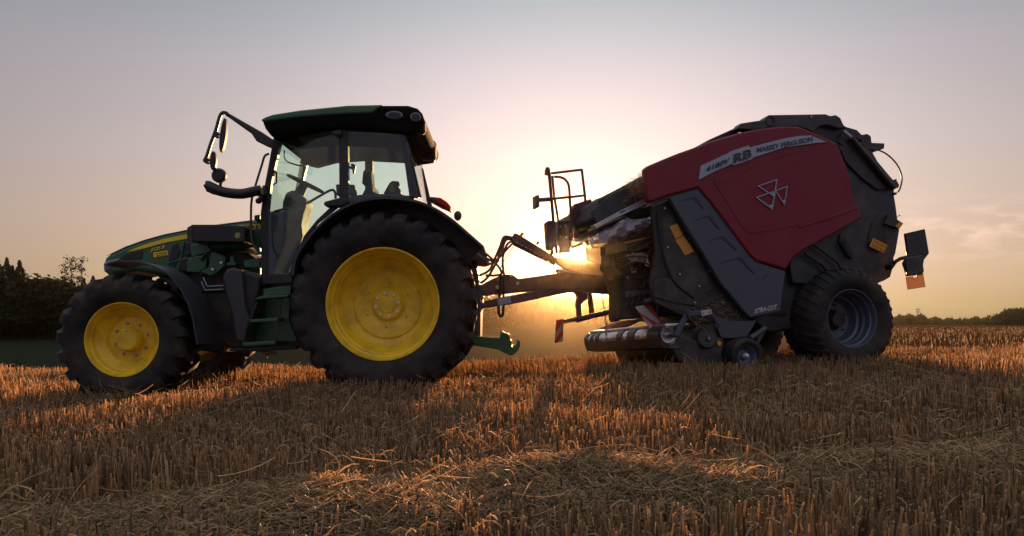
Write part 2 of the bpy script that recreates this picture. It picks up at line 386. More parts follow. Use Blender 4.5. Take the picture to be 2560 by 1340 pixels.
def strands(name, P, R, tint, m, nside=3):
    """P: (N,K,3) polylines, R: (N,K) radii -> one mesh of thin prisms"""
    N, K, _ = P.shape
    T = np.gradient(P, axis=1); T /= np.linalg.norm(T, axis=2, keepdims=True)+1e-9
    ref = np.where(np.abs(T[:, :, 2:3]) > .8, np.array([1., 0, 0]), np.array([0, 0, 1.]))
    U = np.cross(T, ref); U /= np.linalg.norm(U, axis=2, keepdims=True)+1e-9; Vv = np.cross(T, U)
    ph = RNG.uniform(0, 6.28, (N, 1, 1))
    rings = []
    for j in range(nside):
        a = ph+2*PI*j/nside; rings.append(P+(U*np.cos(a)+Vv*np.sin(a))*R[:, :, None])
    A = np.stack(rings, 2)                       # N,K,s,3
    verts = A.reshape(-1, 3); s = nside
    base = (np.arange(N)*K*s)[:, None, None]; kk = (np.arange(K-1)*s)[None, :, None]; jj = np.arange(s)[None, None, :]
    a = base+kk+jj; b_ = base+kk+(jj+1) % s
    quads = np.stack([a, b_, b_+s, a+s], -1).reshape(-1, 4)
    me = bpy.data.meshes.new(name); nv, nf = len(verts), len(quads)
    me.vertices.add(nv); me.vertices.foreach_set('co', verts.astype(np.float32).ravel())
    me.loops.add(nf*4); me.loops.foreach_set('vertex_index', quads.astype(np.int32).ravel())
    me.polygons.add(nf); me.polygons.foreach_set('loop_start', (np.arange(nf)*4).astype(np.int32))
    me.polygons.foreach_set('loop_total', np.full(nf, 4, np.int32)); me.polygons.foreach_set('use_smooth', np.ones(nf, bool))
    me.update(calc_edges=True)
    at = me.attributes.new('tint', 'FLOAT', 'POINT'); at.data.foreach_set('value', np.repeat(tint, K*s).astype(np.float32))
    me.materials.append(m); o = bpy.data.objects.new(name, me); COL.objects.link(o); return o
def in_view(x, y, m=1.0): return (np.abs(x) < .69*y+m)
# swath of loose cut straw crossing the foreground: height of its mat
def mat_h(x, y):
    c = 2.78+.06*np.sin(x*2.1+.6)+.15*x
    w = np.exp(-((y-c)/.42)**2)
    lump = .5+.5*np.sin(x*3.1+1.2*np.sin(y*4))*np.sin(y*5.2+x*1.3)
    return w*(.07+.07*lump+.11*np.exp(-((x-.05)/.8)**2)*lump)
def standing(N, y0, y1, hmean, rad, rows=True, K=4):
    y = np.sqrt(RNG.uniform(y0*y0, y1*y1, N)); x = RNG.uniform(-1, 1, N)*(.69*y+2.4)
    if rows:   # drill rows
        q = y*.97+x*.24; q2 = np.round(q/.125)*.125+RNG.normal(0, .017, N); y = y+(q2-q)/.97
    keep = np.exp(-((y-2.80-.15*x)/.36)**2) < RNG.uniform(0.05, 1, N)
    x, y = x[keep], y[keep]; n = len(x)
    z = hgt(x, y); h = hmean*(1+RNG.normal(0, .13, n))
    tuft = .9+.16*np.sin(x*2.1+np.sin(y*1.7)*2)+.08*np.sin(y*6+x*3); h = h*tuft
    lean = RNG.normal(0, .06, (n, 2)); big = RNG.random(n) < .05; lean[big] *= 6
    t = np.linspace(0, 1, K)[None, :]
    bend = RNG.normal(0, .05, (n, 2))
    P = np.zeros((n, K, 3)); P[:, :, 0] = x[:, None]+h[:, None]*(lean[:, :1]*t+bend[:, :1]*t*t); P[:, :, 1] = y[:, None]+h[:, None]*(lean[:, 1:]*t+bend[:, 1:]*t*t)
    P[:, :, 2] = z[:, None]-.01+h[:, None]*t*np.sqrt(np.clip(1-(lean**2).sum(1), .2, 1))[:, None]
    R = rad*(1+RNG.normal(0, .22, n))[:, None]*np.linspace(1.15, .85, K)[None, :]*np.ones((n, K))
    return P, np.clip(R, rad*.4, None), np.clip(RNG.beta(2, 2.2, n), 0, 1)
def cat(*L): return [np.concatenate([l[i] for l in L]) for i in range(3)]
s1 = standing(40000, 1.7, 5.0, .165, .0030); s2 = standing(56000, 5.0, 10.5, .17, .0032, K=3)
a = cat(s1); tag(strands('stubble', *a, M['stub'], 4), 'dense rows of short cut straw stalks standing in front of the machines', 'stubble', kind='stuff')
a = cat(s2); o = strands('stubble', *a, M['stub'], 3); tag(o, 'cut straw stalks standing around and behind the wheels up to the crest', 'stubble', kind='stuff')
s3 = standing(76000, 10.5, 46, .17, .006, rows=False, K=3)
k = (s3[0][:, 0, 0] > .26*s3[0][:, 0, 1]); s3 = [q[k] for q in s3]
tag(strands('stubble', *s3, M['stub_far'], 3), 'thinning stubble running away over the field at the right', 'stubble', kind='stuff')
# leaf sheaths curling off the near stalks
n = 9000; y = np.sqrt(RNG.uniform(1.8**2, 6.5**2, n)); x = RNG.uniform(-1, 1, n)*(.69*y+.6); z = hgt(x, y)+RNG.uniform(.02, .14, n)
an = RNG.uniform(0, 6.28, n); L = RNG.uniform(.03, .10, n); t = np.linspace(0, 1, 4)[None, :]
P = np.zeros((n, 4, 3)); P[:, :, 0] = x[:, None]+np.cos(an)[:, None]*L[:, None]*t; P[:, :, 1] = y[:, None]+np.sin(an)[:, None]*L[:, None]*t
P[:, :, 2] = z[:, None]+L[:, None]*(1.1*t-1.5*t*t*RNG.uniform(.3, 1.2, n)[:, None])
R = np.ones((n, 4))*np.array([.0028, .003, .0022, .0006])[None, :]
tag(strands('straw_leaves', P, R, RNG.beta(2, 2, n), M['straw'], 3), 'dry curling leaf sheaths on the near stalks', 'leaves', kind='stuff')
# loose straw
def loose(n, yf, xf, lift, Lr, rad, tilt=.35, curl=.25, K=5):
    y = yf(n); x = xf(n, y); L = RNG.uniform(*Lr, n); an = RNG.uniform(0, 6.283, n)
    el = RNG.normal(0, tilt, n); t = np.linspace(-.5, .5, K)[None, :]
    cu = RNG.normal(0, curl, n); cv = RNG.normal(0, curl*.6, n)
    dx, dy = np.cos(an), np.sin(an)
    u = L[:, None]*t; v = (cu*L)[:, None]*t*t; w = (cv*L)[:, None]*t*t
    P = np.zeros((n, K, 3)); P[:, :, 0] = x[:, None]+dx[:, None]*u-dy[:, None]*v; P[:, :, 1] = y[:, None]+dy[:, None]*u+dx[:, None]*v
    gz = hgt(P[:, :, 0], P[:, :, 1])
    P[:, :, 2] = gz+lift(x, y)[:, None]+np.abs(np.sin(el))[:, None]*L[:, None]*(t+.5)*.9+w
    P[:, :, 2] = np.maximum(P[:, :, 2], gz+.002)
    R = rad*(1+RNG.normal(0, .2, n))[:, None]*np.ones((n, K)); return P, np.clip(R, .0007, None), RNG.beta(2, 1.8, n)
def yn(c, s): return lambda n: np.clip(RNG.normal(c, s, n), 1.7, 5.2)
xf = lambda n, y: RNG.uniform(-1, 1, n)*(.69*y+1.6)
def loose_sw(n, c, s, *a):
    X0 = RNG.uniform(-3.4, 3.6, n); return loose(n, lambda n: np.clip(c+.15*X0+RNG.normal(0, s, n), 1.7, 5), lambda n, y: X0, *a)
l1 = loose_sw(118000, 2.78, .36, lambda x, y: mat_h(x, y)*RNG.uniform(.1, 1.05, len(x)), (.025, .14), .0018, .22)
l2 = loose_sw(600, 2.95, .55, lambda x, y: mat_h(x, y)+RNG.uniform(.0, .09, len(x)), (.08, .22), .0018, .25, .35)
l3 = loose(700, lambda n: RNG.uniform(3.6, 9, n), xf, lambda x, y: RNG.uniform(.08, .17, len(x)), (.10, .28), .0018, .35)
l4 = loose(9000, lambda n: RNG.uniform(1.8, 7, n), xf, lambda x, y: RNG.uniform(.0, .03, len(x)), (.06, .25), .002, .1)
# shredded chaff on the heaps
l5 = loose(26000, yn(2.8, .28), lambda n, y: np.clip(RNG.normal(.15, .8, n), -2.2, 2.4), lambda x, y: mat_h(x, y)*RNG.uniform(.7, 1.15, len(x)), (.015, .06), .0016, .5, .9, 5)
a = cat(l1, l5); tag(strands('loose_straw', *a, M['straw'], 3), 'heaped swath of loose broken straw across the foreground', 'straw', kind='stuff')
a = cat(l2, l3, l4); tag(strands('loose_straw', *a, M['straw'], 3), 'single straws scattered over and between the standing stubble', 'straw', kind='stuff')
# ---------------------------------------------------------------- tractor
T = Frame(957, 760, 6.72, 0, 1.5, -1.5)
MID = .92                                   # centre plane, metres inside the near wheel rims
tr = root('tractor', T.O+T.w*MID-Vector((.6, 0, .9)), 'green tractor with yellow wheels and glazed cab parked on the stubble', 'tractor')
PR = [(0, .50), (-.025, .525), (-.065, .60), (-.077, .66), (-.070, .71), (-.04, .748), (.0, .768), (.08, .780), (.21, .783), (.34, .778), (.43, .762), (.475, .72), (.495, .66), (.485, .60), (.445, .525), (.42, .50), (.35, .47), (.07, .47)]
LR = [(.215, .828, .765, 0, .024), (.12, .828, .76, .045, .026), (.03, .824, .75, .095, .032), (-.025, .808, .74, .125, .044), (-.050, .782, .72, .140, .056), (-.066, .752, .70, .146, .060), (-.074, .722, .68, .148, .056)]
RIMR = [(.06, .47), (0, .507), (-.014, .503), (-.014, .492), (.018, .478), (.05, .472), (.062, .455), (.10, .447), (.115, .432), (.17, .422), (.215, .40), (.235, .375), (.265, .340), (.272, .318), (.258, .300), (.268, .20), (.285, .152), (.272, .140), (.262, .132), (.262, .085), (.262, .078), (.25, .072), (.248, .0)]
PF = [(0, .325), (-.02, .345), (-.055, .40), (-.06, .45), (-.045, .50), (-.01, .535), (.06, .545), (.17, .548), (.28, .545), (.35, .535), (.385, .50), (.40, .45), (.395, .40), (.36, .345), (.34, .325), (.28, .30), (.05, .30)]
LF = [(.175, .592, .53, 0, .022), (.10, .592, .53, .05, .024), (.01, .588, .52, .115, .030), (-.018, .572, .51, .15, .040), (-.044, .543, .49, .165, .048), (-.056, .508, .47, .172, .046)]
RIMF = [(.05, .30), (0, .333), (-.012, .330), (-.012, .322), (.012, .31), (.03, .305), (.042, .292), (.085, .283), (.10, .268), (.125, .24), (.145, .222), (.150, .214), (.165, .208), (.175, .20), (.175, .105)]
def wheel(Fr, name, parent, c, sgn, PRO, LUG, nl, RIM, rm, bolts, hub):
    e = part_empty(name, parent)
    ty = tyre_mb(Fr, c, sgn, PRO, LUG, nl, 0).build('tyre', M['rubber'], e, ang=38)
    rim = MB().lathe(Fr, c, RIM, 72, sgn).build('rim', rm, e, ang=28)
    hub(e)
    for r, n, off, rad, ph, mm, ln in bolts:
        for k in range(n):
            a = ph+2*PI*k/n; b = c+(Fr.a*math.cos(a)+Fr.u*math.sin(a))*r+Fr.w*off*sgn
            MB().tube([b+Fr.w*.01*sgn, b-Fr.w*ln*sgn, b-Fr.w*(ln+.004)*sgn], [rad, rad, rad*.7], 6 if ln > .005 else 12).build('bolt' if ln > .005 else 'bolt_hole', mm, e, ang=30)
    return e
def rhub(c, sgn):
    def f(e):
        MB().lathe(T, c, [(.262, .137), (.250, .128), (.248, .078), (.240, .072), (.238, .0)], 48, sgn).build('hub', M['yellow'], e)
    return f
def fhub(c, sgn):
    def f(e):
        MB().lathe(T, c, [(.178, .112), (.165, .110), (.15, .102), (.085, .098), (.072, .090), (.068, .0)], 48, sgn).build('hub', M['yellow'], e)
        MB().tube([c+T.w*.072*sgn+T.u*.075, c+T.w*.066*sgn+T.u*.075], .006, 10).build('hub_plug', M['blk'], e)
    return f
cR = T.O.copy(); cF = T.at(305, 849, 0)
for sgn, c in ((1, cR), (-1, T.mirror(cR, MID))):
    wheel(T, 'rear_wheel', tr, c, sgn, PR, LR, 25, RIMR, M['yellow'],
          [(.106, 8, .250, .0165, .22, M['chrome'], .014)]+([(.205, 6, .2655, .006, .5, M['blk'], .001), (.305, 3, .262, .006, .45, M['blk'], .001)] if sgn == 1 else []), rhub(c, sgn))
for sgn, c in ((1, cF), (-1, T.mirror(cF, MID))):
    wheel(T, 'front_wheel', tr, c, sgn, PF, LF, 19, RIMF, M['yellow'],
          [(.150, 8, .170, .012, .3, M['steel'], .012)], fhub(c, sgn))
# axles, transmission, underside
def cyl(name, p, q, r, m, parent=tr, n=20, **k): return MB().tube([p, q], r, n).build(name, m, parent, **k)
cyl('rear_axle', cR+T.w*.27, T.mirror(cR, MID)-T.w*.27, .13, M['frame'])
cyl('front_axle', cF+T.w*.17, T.mirror(cF, MID)-T.w*.17, .07, M['frame'])
plate(T, 'transmission', d5((250, 560), (880, 560), (1400, 620), (1600, 700), (1650, 1150), (1250, 1235), (930, 1245), (640, 1235), (560, 1140), (500, 900)), .78, .44, M['frame'], tr, .02)
plate(T, 'front_axle_support', c1((560, 560), (1000, 480), (1300, 520), (1380, 700), (1330, 1000), (1000, 960), (560, 760)), .80, .40, M['frame'], tr, .02)
plate(T, 'engine_block', c1((850, 330), (1500, 260), (1600, 330), (1600, 560), (1000, 560), (850, 440)), .76, .48, M['frame'], tr, .02)
# bonnet
plate(T, 'bonnet', c1((459, 330), (470, 300), (520, 262), (620, 216), (760, 166), (900, 127), (1065, 94), (1280, 56), (1500, 28), (1640, 12), (1640, 215), (1250, 262), (1100, 296), (1060, 420), (900, 440), (700, 400), (480, 440), (466, 405)), .66, .68, M['green'], tr, .075, seg=5, ang=50)
def decal(name, pp, off, m, parent, th=.012, bev=.0): return plate(T, name, pp, off, th, m, parent, bev)
plate(T, 'bonnet_stripe', c1((630, 263), (690, 235), (740, 216), (820, 190), (900, 167), (1068, 133), (1072, 165), (900, 197), (760, 236), (690, 252)), .652, .02, M['decal'], tr, .002)
plate(T, 'bonnet_edge_trim', c1((480, 290), (620, 222), (760, 172), (900, 133), (1065, 100), (1280, 62), (1530, 32), (1530, 44), (1280, 74), (1065, 111), (900, 144), (760, 184), (620, 234)), .665, .02, M['grey'], tr, .004)
plate(T, 'name_panel', c1((1440, 66), (1604, 58), (1604, 96), (1440, 104)), .650, .012, M['decal'], tr, .001)
text(T, 'lettering', 'DEERE', c1((1445, 99))[0], c1((1596, 93))[0], (0, -9.5), .646, M['navy'], tr, bold=.03)
text(T, 'lettering', '5125 R', c1((803, 262))[0], c1((905, 236))[0], (2, -9), .646, M['decal'], tr, bold=.02, shear=.25)
plate(T, 'warning_label', c1((824, 266), (928, 252), (933, 286), (828, 302)), .650, .01, M['decal'], tr, .001)
text(T, 'lettering', '\u25B3 WARNING', c1((832, 280))[0], c1((922, 268))[0], (0, -3), .647, M['navy'], tr)
text(T, 'lettering', 'READ MANUAL', c1((846, 294))[0], c1((924, 283))[0], (0, -3), .647, M['navy'], tr)
for q in [((580, 302), (640, 272), (748, 248), (740, 312), (600, 318)), ((965, 212), (1000, 196), (1042, 188), (1004, 310), (935, 332), (945, 280)), ((1068, 196), (1122, 198), (1092, 284), (1036, 296)),
          ((1030, 318), (1086, 306), (1060, 402), (1008, 388)), ((940, 345), (1000, 325), (985, 372), (930, 356))]:
    plate(T, 'air_grille', c1(*q), .651, .03, M['blk'], tr, .004)
for q in [((1000, 182), (1052, 190), (1010, 395), (1000, 392), (1030, 270)), ((930, 336), (1240, 268), (1240, 276), (930, 346))]:
    plate(T, 'grille_bar', c1(*q), .642, .012, M['green'], tr, .002)
hl = plate(T, 'headlight', c1((462, 345), (500, 325), (576, 308), (574, 322), (500, 342), (530, 358), (510, 385), (474, 412), (464, 395)), .655, .06, M['silver'], tr, .006)
plate(T, 'lens', c1((470, 362), (520, 360), (505, 384), (476, 404)), .648, .012, M['lens'], hl, .002)
# side boxes, pipes and castings under the bonnet
plate(T, 'side_panel', d5((280, 265), (440, 258), (480, 330), (285, 385)), .60, .05, M['green'], tr, .01)
plate(T, 'side_panel', d5((255, 400), (330, 370), (440, 360), (430, 480), (360, 530), (240, 520)), .60, .05, M['green'], tr, .01)
plate(T, 'support_bracket', d5((470, 340), (500, 330), (605, 370), (605, 460), (530, 530), (470, 560), (370, 520), (460, 470)), .56, .05, M['green'], tr, .008)
for q in ((573, 434), (493, 496)):
    b = T.at(*d5(q)[0], .55); MB().tube([b, b-T.w*.016], .013, 12).build('bolt', M['chrome'], tr)
plate(T, 'side_panel', d5((770, 410), (930, 385), (930, 480), (780, 485)), .55, .08, M['green'], tr, .01)
plate(T, 'side_panel', d5((800, 130), (930, 130), (930, 330), (830, 270), (740, 270)), .655, .04, M['green'], tr, .006)
plate(T, 'filter_housing', d5((610, 440), (650, 420), (650, 370), (680, 365), (685, 420), (715, 440), (700, 462), (615, 465)), .52, .10, M['green'], tr, .008)
MB().tube(T.pts(d5((400, 570), (440, 655), (590, 648)), .52), .006, 8).build('fuel_pipe', M['steel'], tr)
MB().tube(T.pts(d5((385, 610), (420, 692), (590, 682)), .52), .006, 8).build('fuel_pipe', M['steel'], tr)
MB().tube(smooth(T.pts(d5((380, 410), (440, 350), (470, 420), (450, 520), (380, 540)), .58)), .014, 8).build('coolant_hose', M['blk'], tr)
plate(T, 'toolbox', c1((1070, 84), (1108, 62), (1300, 62), (1482, 72), (1490, 80), (1490, 182), (1478, 188), (1110, 186), (1070, 178)), .36, .26, M['blk'], tr, .018, seg=3)
plate(T, 'toolbox_end', c1((1072, 86), (1106, 64), (1108, 184), (1072, 177)), .352, .02, M['grey2'], tr, .004)
lg = T.at(*c1((1439, 143))[0], .356)
plate(T, 'emblem', c1((1422, 128), (1430, 123), (1450, 123), (1458, 129), (1458, 150), (1450, 160), (1430, 160), (1420, 150)), .354, .008, M['decal'], tr, .001)
plate(T, 'emblem', c1((1425, 130), (1432, 126), (1448, 126), (1455, 131), (1455, 149), (1448, 156), (1432, 156), (1424, 149)), .352, .006, M['green'], tr, .001)
plate(T, 'emblem', c1((1428, 146), (1434, 143), (1436, 134), (1431, 130), (1438, 132), (1440, 139), (1449, 140), (1453, 148), (1446, 145), (1438, 146), (1430, 151)), .350, .004, M['decal'], tr, .0)
# black fuel tank between the front wheel and the steps
plate(T, 'fuel_tank', d5((580, 560), (620, 490), (680, 478), (760, 500), (770, 620), (790, 830), (840, 960), (790, 1110), (775, 1180), (700, 1160), (660, 900), (600, 680)), .30, .30, M['fender'], tr, .02, seg=3)
plate(T, 'fuel_tank', d5((750, 500), (880, 530), (930, 580), (930, 680), (900, 760), (890, 900), (840, 960), (780, 900), (755, 620)), .36, .34, M['blk'], tr, .03, seg=3)
# steps
plate(T, 'step_side', d5((885, 760), (1140, 752), (1110, 960), (1075, 1200), (765, 1205), (800, 1060), (850, 920)), .62, .03, M['green'], tr, .004)
plate(T, 'step_panel', d5((1140, 752), (1210, 750), (1200, 960), (1270, 1160), (1075, 1170), (1110, 960)), .34, .03, M['green'], tr, .004)
for q in (((885, 765), (950, 742), (1190, 735), (1190, 750), (960, 770), (890, 776)), ((838, 965), (1095, 945), (1092, 976), (832, 994)), ((768, 1180), (1075, 1158), (1074, 1192), (768, 1212))):
    plate(T, 'step', d5(*q), .10, .20, M['green'], tr, .005)
for q in (((800, 1060), (768, 1200)), ((1135, 760), (1075, 1180)), ((905, 800), (838, 975))):
    MB().tube(T.pts(d5(*q), .13), .009, 8).build('step_rail', M['frame'], tr)
plate(T, 'cab_floor_beam', d5((960, 680), (1085, 660), (1215, 650), (1215, 735), (960, 745)), .34, .10, M['green'], tr, .006)
plate(T, 'chassis_rail', d5((640, 1236), (1270, 1200), (1270, 1240), (900, 1262), (640, 1256)), .45, .1, M['blk'], tr, .006)
plate(T, 'drain_pipe', d5((935, 1256), (1080, 1262), (1078, 1290), (1000, 1284), (988, 1330), (970, 1330), (968, 1282), (935, 1272)), .55, .04, M['rust'], tr, .008)
# front mudguards
for mr in (None, MID):
    sheet(T, 'front_mudguard', c1((470, 352), (540, 330), (620, 322), (760, 340), (880, 385), (975, 460), (1055, 575), (1105, 700), (1133, 840), (1150, 935)), -.04, .42, .012, M['fender'], tr, mirror=mr)
for q in ((1110, 612), (1118, 630), (1160, 770), (1158, 815)):
    b = T.at(*c1(q)[0], .1); 
# rear mudguards with inner wall
FA = c3((128, 560), (150, 440), (215, 330), (290, 240), (380, 160), (480, 95), (600, 50), (730, 32), (860, 36), (980, 58), (1100, 108), (1210, 180), (1310, 265), (1420, 362))
for mr in (None, MID):
    o = sheet(T, 'rear_mudguard', FA, -.07, .56, .02, M['fender'], tr, mirror=mr)
    P = T.pts(FA, .40)+[T.at(1130, 700, .40), T.at(957, 740, .40), T.at(760, 800, .40), T.at(728, 740, .40)]
    if mr: P = [T.mirror(p, MID) for p in P]
    MB().ext(P, T.w*(.03 if not mr else -.03)).build('wheel_arch', M['blk'], tr)
# cab frame
def post(name, pp, off, th, m=M['blk'], both=True, bevel=.008):
    P = T.pts(pp, off); cen = sum(P, Vector())/len(P)
    MB().ext(P, T.w*th).build(name, m, tr, bevel=bevel)
    if both: MB().ext([T.mirror(p, MID) for p in P], -T.w*th).build(name, m, tr, bevel=bevel)
A_ = .42
post('cab_pillar', c2((528, 240), (580, 262, A_), (540, 420, A_), (508, 560, A_), (490, 740, A_), (488, 1160, A_), (490, 1215, A_), (446, 1215, A_), (440, 760, A_), (458, 620, A_), (496, 420, A_)), A_, .07)
post('cab_pillar', c2((945, 205), (1003, 205), (1006, 690), (948, 700)), .26, .08)
post('cab_pillar', c2((1330, 215), (1372, 225), (1400, 400), (1462, 655), (1400, 650), (1370, 440)), .27, .05, M['fender'])
post('cab_sill', c2((486, 1155, A_), (640, 1150, .34), (645, 1205, .34), (470, 1215, A_)), A_, .07)
post('door_frame', c2((492, 1145, A_), (640, 1140, .34), (640, 1152, .34), (492, 1156, A_)), A_-.01, .03, M['fender'])
post('roof_rail', c2((540, 240, A_), (950, 205, .26), (1375, 215, .26), (1378, 245, .26), (950, 222, .26), (585, 282, A_)), .34, .08)
# door edge following the mudguard
post('door_edge', c2((945, 690, .27), (905, 700, .27), (800, 800, .30), (720, 900, .32), (650, 1060, .34), (620, 1150, .34), (640, 1152, .34), (672, 1060, .34), (736, 915, .32), (815, 818, .30), (950, 712, .27)), .3, .03, M['fender'])
G_ = [('side_window', c2((578, 272, A_), (945, 215, .27), (945, 700, .27), (800, 800, .30), (720, 900, .32), (640, 1080, .34), (632, 1150, .34), (489, 1155, A_), (490, 740, A_), (510, 560, A_), (542, 420, A_))),
      ('side_window', c2((1004, 212, .27), (1340, 222, .27), (1372, 440, .27), (1408, 650, .27), (1006, 680, .27)))]
for nm, pp in G_:
    P = T.pts(pp, .3); MB().ext(P, T.w*.006).build(nm, M['glass'], tr)
    MB().ext([T.mirror(p, MID) for p in P], -T.w*.006).build(nm, M['glass'], tr)
# windscreen and rear window span the cab between near and far pillars
def span(name, pp, off, inset, m, th=.006):
    P = T.pts(pp, off); Q = [T.mirror(p, MID) for p in P]; q = [P[0], P[1], Q[1], Q[0]]
    nrm = (P[1]-P[0]).cross(Q[0]-P[0]).normalized()*th; MB().ext(q, nrm).build(name, m, tr)
span('windscreen', c2((560, 262, A_), (500, 560, A_)), A_+.05, 0, M['glassf'])
span('windscreen', c2((500, 560, A_), (478, 830, A_)), A_+.05, 0, M['glassf'])
span('rear_window', c2((1372, 240), (1455, 655)), .33, 0, M['glass'])
P = [T.at(*c2((1385, 300))[0], .33), T.at(*c2((1470, 655))[0], .33)]
for s in (0, 1):
    Pm = P if s == 0 else [T.mirror(p, MID) for p in P]
    MB().tube([Pm[0], Pm[1]], .014, 8).build('window_frame', M['blk'], tr)
plate(T, 'sunlit_pillar_strip', c2((1396, 318), (1412, 330), (1452, 480), (1500, 656), (1466, 656), (1430, 480)), 1.2, .03, M['yellow'], tr, .004)  # added yellow strip: orange sunlight on the far pillar, put in as colour
# end points of the far rear pillar
Pf = [T.mirror(T.at(*c2(q)[0], .27), MID) for q in ((1335, 220), (1412, 655))]
# roof
rf = plate(T, 'roof', c2((441, 150), (470, 136), (520, 120), (700, 93), (1000, 64), (1240, 56), (1390, 56), (1450, 74), (1480, 106), (1494, 150), (1490, 192), (1450, 222), (1370, 234), (1200, 214), (990, 202), (700, 224), (560, 262), (500, 248), (466, 205), (455, 178)), .19, 1.44, M['roof'], tr, .045, seg=4, ang=45)
plate(T, 'roof_cap', c2((439, 152), (470, 134), (520, 117), (700, 89), (1000, 59), (1230, 54), (1200, 78), (1165, 110), (1000, 116), (700, 136), (520, 160), (460, 168)), .18, 1.46, M['green'], rf, .035, seg=4, ang=45)
def lamp(nm, cx, cy, rx, ry, off, parent, m=M['lens'], th=.03, C_=c2, ring=True):
    pp = [(cx+rx*math.cos(2*PI*k/24), cy+ry*math.sin(2*PI*k/24)) for k in range(24)]
    a = plate(T, nm, C_(*pp), off, th, M['silver'], parent, .003)
    pp = [(cx+rx*.86*math.cos(2*PI*k/24), cy+ry*.8*math.sin(2*PI*k/24)) for k in range(24)]
    plate(T, 'lens', C_(*pp), off-.006, .006, m, a, .001)
    for k in (-2, -1, 0, 1, 2):
        plate(T, 'lens_rib', C_((cx-rx*.7, cy+k*ry*.26-1.5), (cx+rx*.7, cy+k*ry*.26-1.5), (cx+rx*.7, cy+k*ry*.26+1.5), (cx-rx*.7, cy+k*ry*.26+1.5)), off-.009, .003, M['blk'], a, 0)
lamp('roof_lamp', 1302, 121, 54, 24, .165, rf); lamp('roof_lamp', 1440, 133, 34, 27, .165, rf)
# rear face of the roof: three work lamps facing backwards
for k, (dy, h) in enumerate(((.30, .07), (1.28, .11))):
    c = T.at(*c2((1488, 165))[0], .18)+T.w*(dy-.18)+T.a*.035-T.u*.04
    c = c-T.a*.065+T.u*.02
    e = MB().tube([c-T.a*.10, c+T.a*.02, c+T.a*.035], [h*.9, h, h*.85], 20).build('roof_lamp', M['blk'], rf)
    MB().tube([c+T.a*.035, c+T.a*.042], h*.75, 20).build('lens', M['liner'], e)
# roof rear undertray deepening over the rear window
P = [T.at(*c2(q)[0], .30) for q in ((1330, 200), (1495, 140), (1498, 215), (1440, 262), (1380, 262))]
MB().ext(P, T.w*1.22).build('roof_duct', M['roof'], rf, bevel=.03)
# far rear pillar
P = T.pts(c2((1385, 215, .30), (1412, 222, .30), (1500, 655, .30), (1472, 655, .30)), .30)
# interior
it = M['interior']
plate(T, 'headliner', c2((640, 240), (1360, 215), (1370, 262), (1330, 268), (1200, 250), (950, 256), (820, 264), (640, 270)), .36, 1.10, M['liner'], tr, .02)
plate(T, 'dashboard', c2((600, 620), (650, 600), (700, 640), (735, 660), (730, 710), (712, 760), (700, 830), (708, 900), (690, 960), (610, 1150), (560, 1150), (560, 900), (575, 760), (580, 680)), .74, .30, it, tr, .03)
plate(T, 'dashboard', c2((495, 740), (540, 740), (600, 740), (570, 1000), (520, 1150), (492, 1150)), .62, .70, it, tr, .02)
MB().tube(T.pts(c2((620, 800), (660, 690), (700, 610), (722, 575)), MID), [.07, .06, .05, .04], 14).build('steering_column', it, tr)
sc = T.at(*c2((732, 566))[0], MID); ax1 = (T.a*.95-T.u*.42).normalized(); ax2 = T.w
sw = MB().tube([sc+(ax1*math.cos(2*PI*k/32)+ax2*math.sin(2*PI*k/32))*.19 for k in range(33)], .014, 8, cap=False)
for k in (0, 1, 2): sw.tube([sc, sc+(ax1*math.cos(.5+2*PI*k/3)+ax2*math.sin(.5+2*PI*k/3))*.19], .012, 6)
sw.build('steering_wheel', M['blk'], tr)
st = plate(T, 'seat', c2((830, 800), (1010, 770), (1120, 770), (1120, 860), (830, 880)), .78, .44, M['seatm'], tr, .04, seg=3)
plate(T, 'backrest', c2((1060, 800), (1090, 640), (1130, 560), (1160, 560), (1170, 800)), .80, .40, M['seatm'], st, .04, seg=3)
plate(T, 'headrest', c2((1090, 570), (1100, 470), (1150, 470), (1156, 570)), .90, .22, M['seatm'], st, .03, seg=3)
plate(T, 'armrest', c2((925, 568), (1046, 570), (1056, 636), (930, 640)), .66, .08, it, tr, .01)
plate(T, 'seat', c2((1232, 628), (1270, 560), (1290, 546), (1330, 548), (1338, 570), (1326, 580), (1346, 610), (1340, 628)), 1.20, .1, it, tr, .01)
plate(T, 'side_console', c2((1006, 645), (1100, 632), (1330, 626), (1406, 650), (1406, 800), (1006, 800)), .46, .10, it, tr, .02)
plate(T, 'side_console', c2((1130, 632), (1430, 640), (1430, 800), (1130, 800)), 1.28, .10, it, tr, .02)
plate(T, 'cab_mirror', c2((728, 445), (776, 446), (780, 470), (770, 510), (735, 498)), .95, .02, M['glass'], tr, .003)
MB().tube(smooth(T.pts(c2((595, 350), (595, 395), (620, 425), (690, 448), (730, 450)), .9)), .008, 8).build('mirror_stalk', M['blk'], tr)
MB().tube(smooth(T.pts(c2((745, 690), (830, 640), (890, 608), (915, 610), (925, 640), (922, 660)), .36)), .012, 8).build('grab_handle', M['frame'], tr)
MB().tube(T.pts(c2((530, 745), (640, 715), (745, 690)), .40), .012, 8).build('grab_handle', M['frame'], tr)
plate(T, 'joystick', c2((1020, 438), (1040, 434), (1054, 448), (1050, 470), (1046, 498), (1034, 498), (1032, 472), (1008, 462), (1008, 452), (1026, 452)), .30, .03, M['blk'], tr, .004)
MB().tube(T.pts(c2((516, 480), (544, 492), (544, 560), (520, 572)), .41), .008, 8).build('door_handle', M['blk'], tr)
plate(T, 'door_latch', c2((510, 770), (520, 760), (552, 762), (564, 780), (560, 860), (548, 880), (520, 878), (508, 855)), .395, .03, M['blk'], tr, .008)
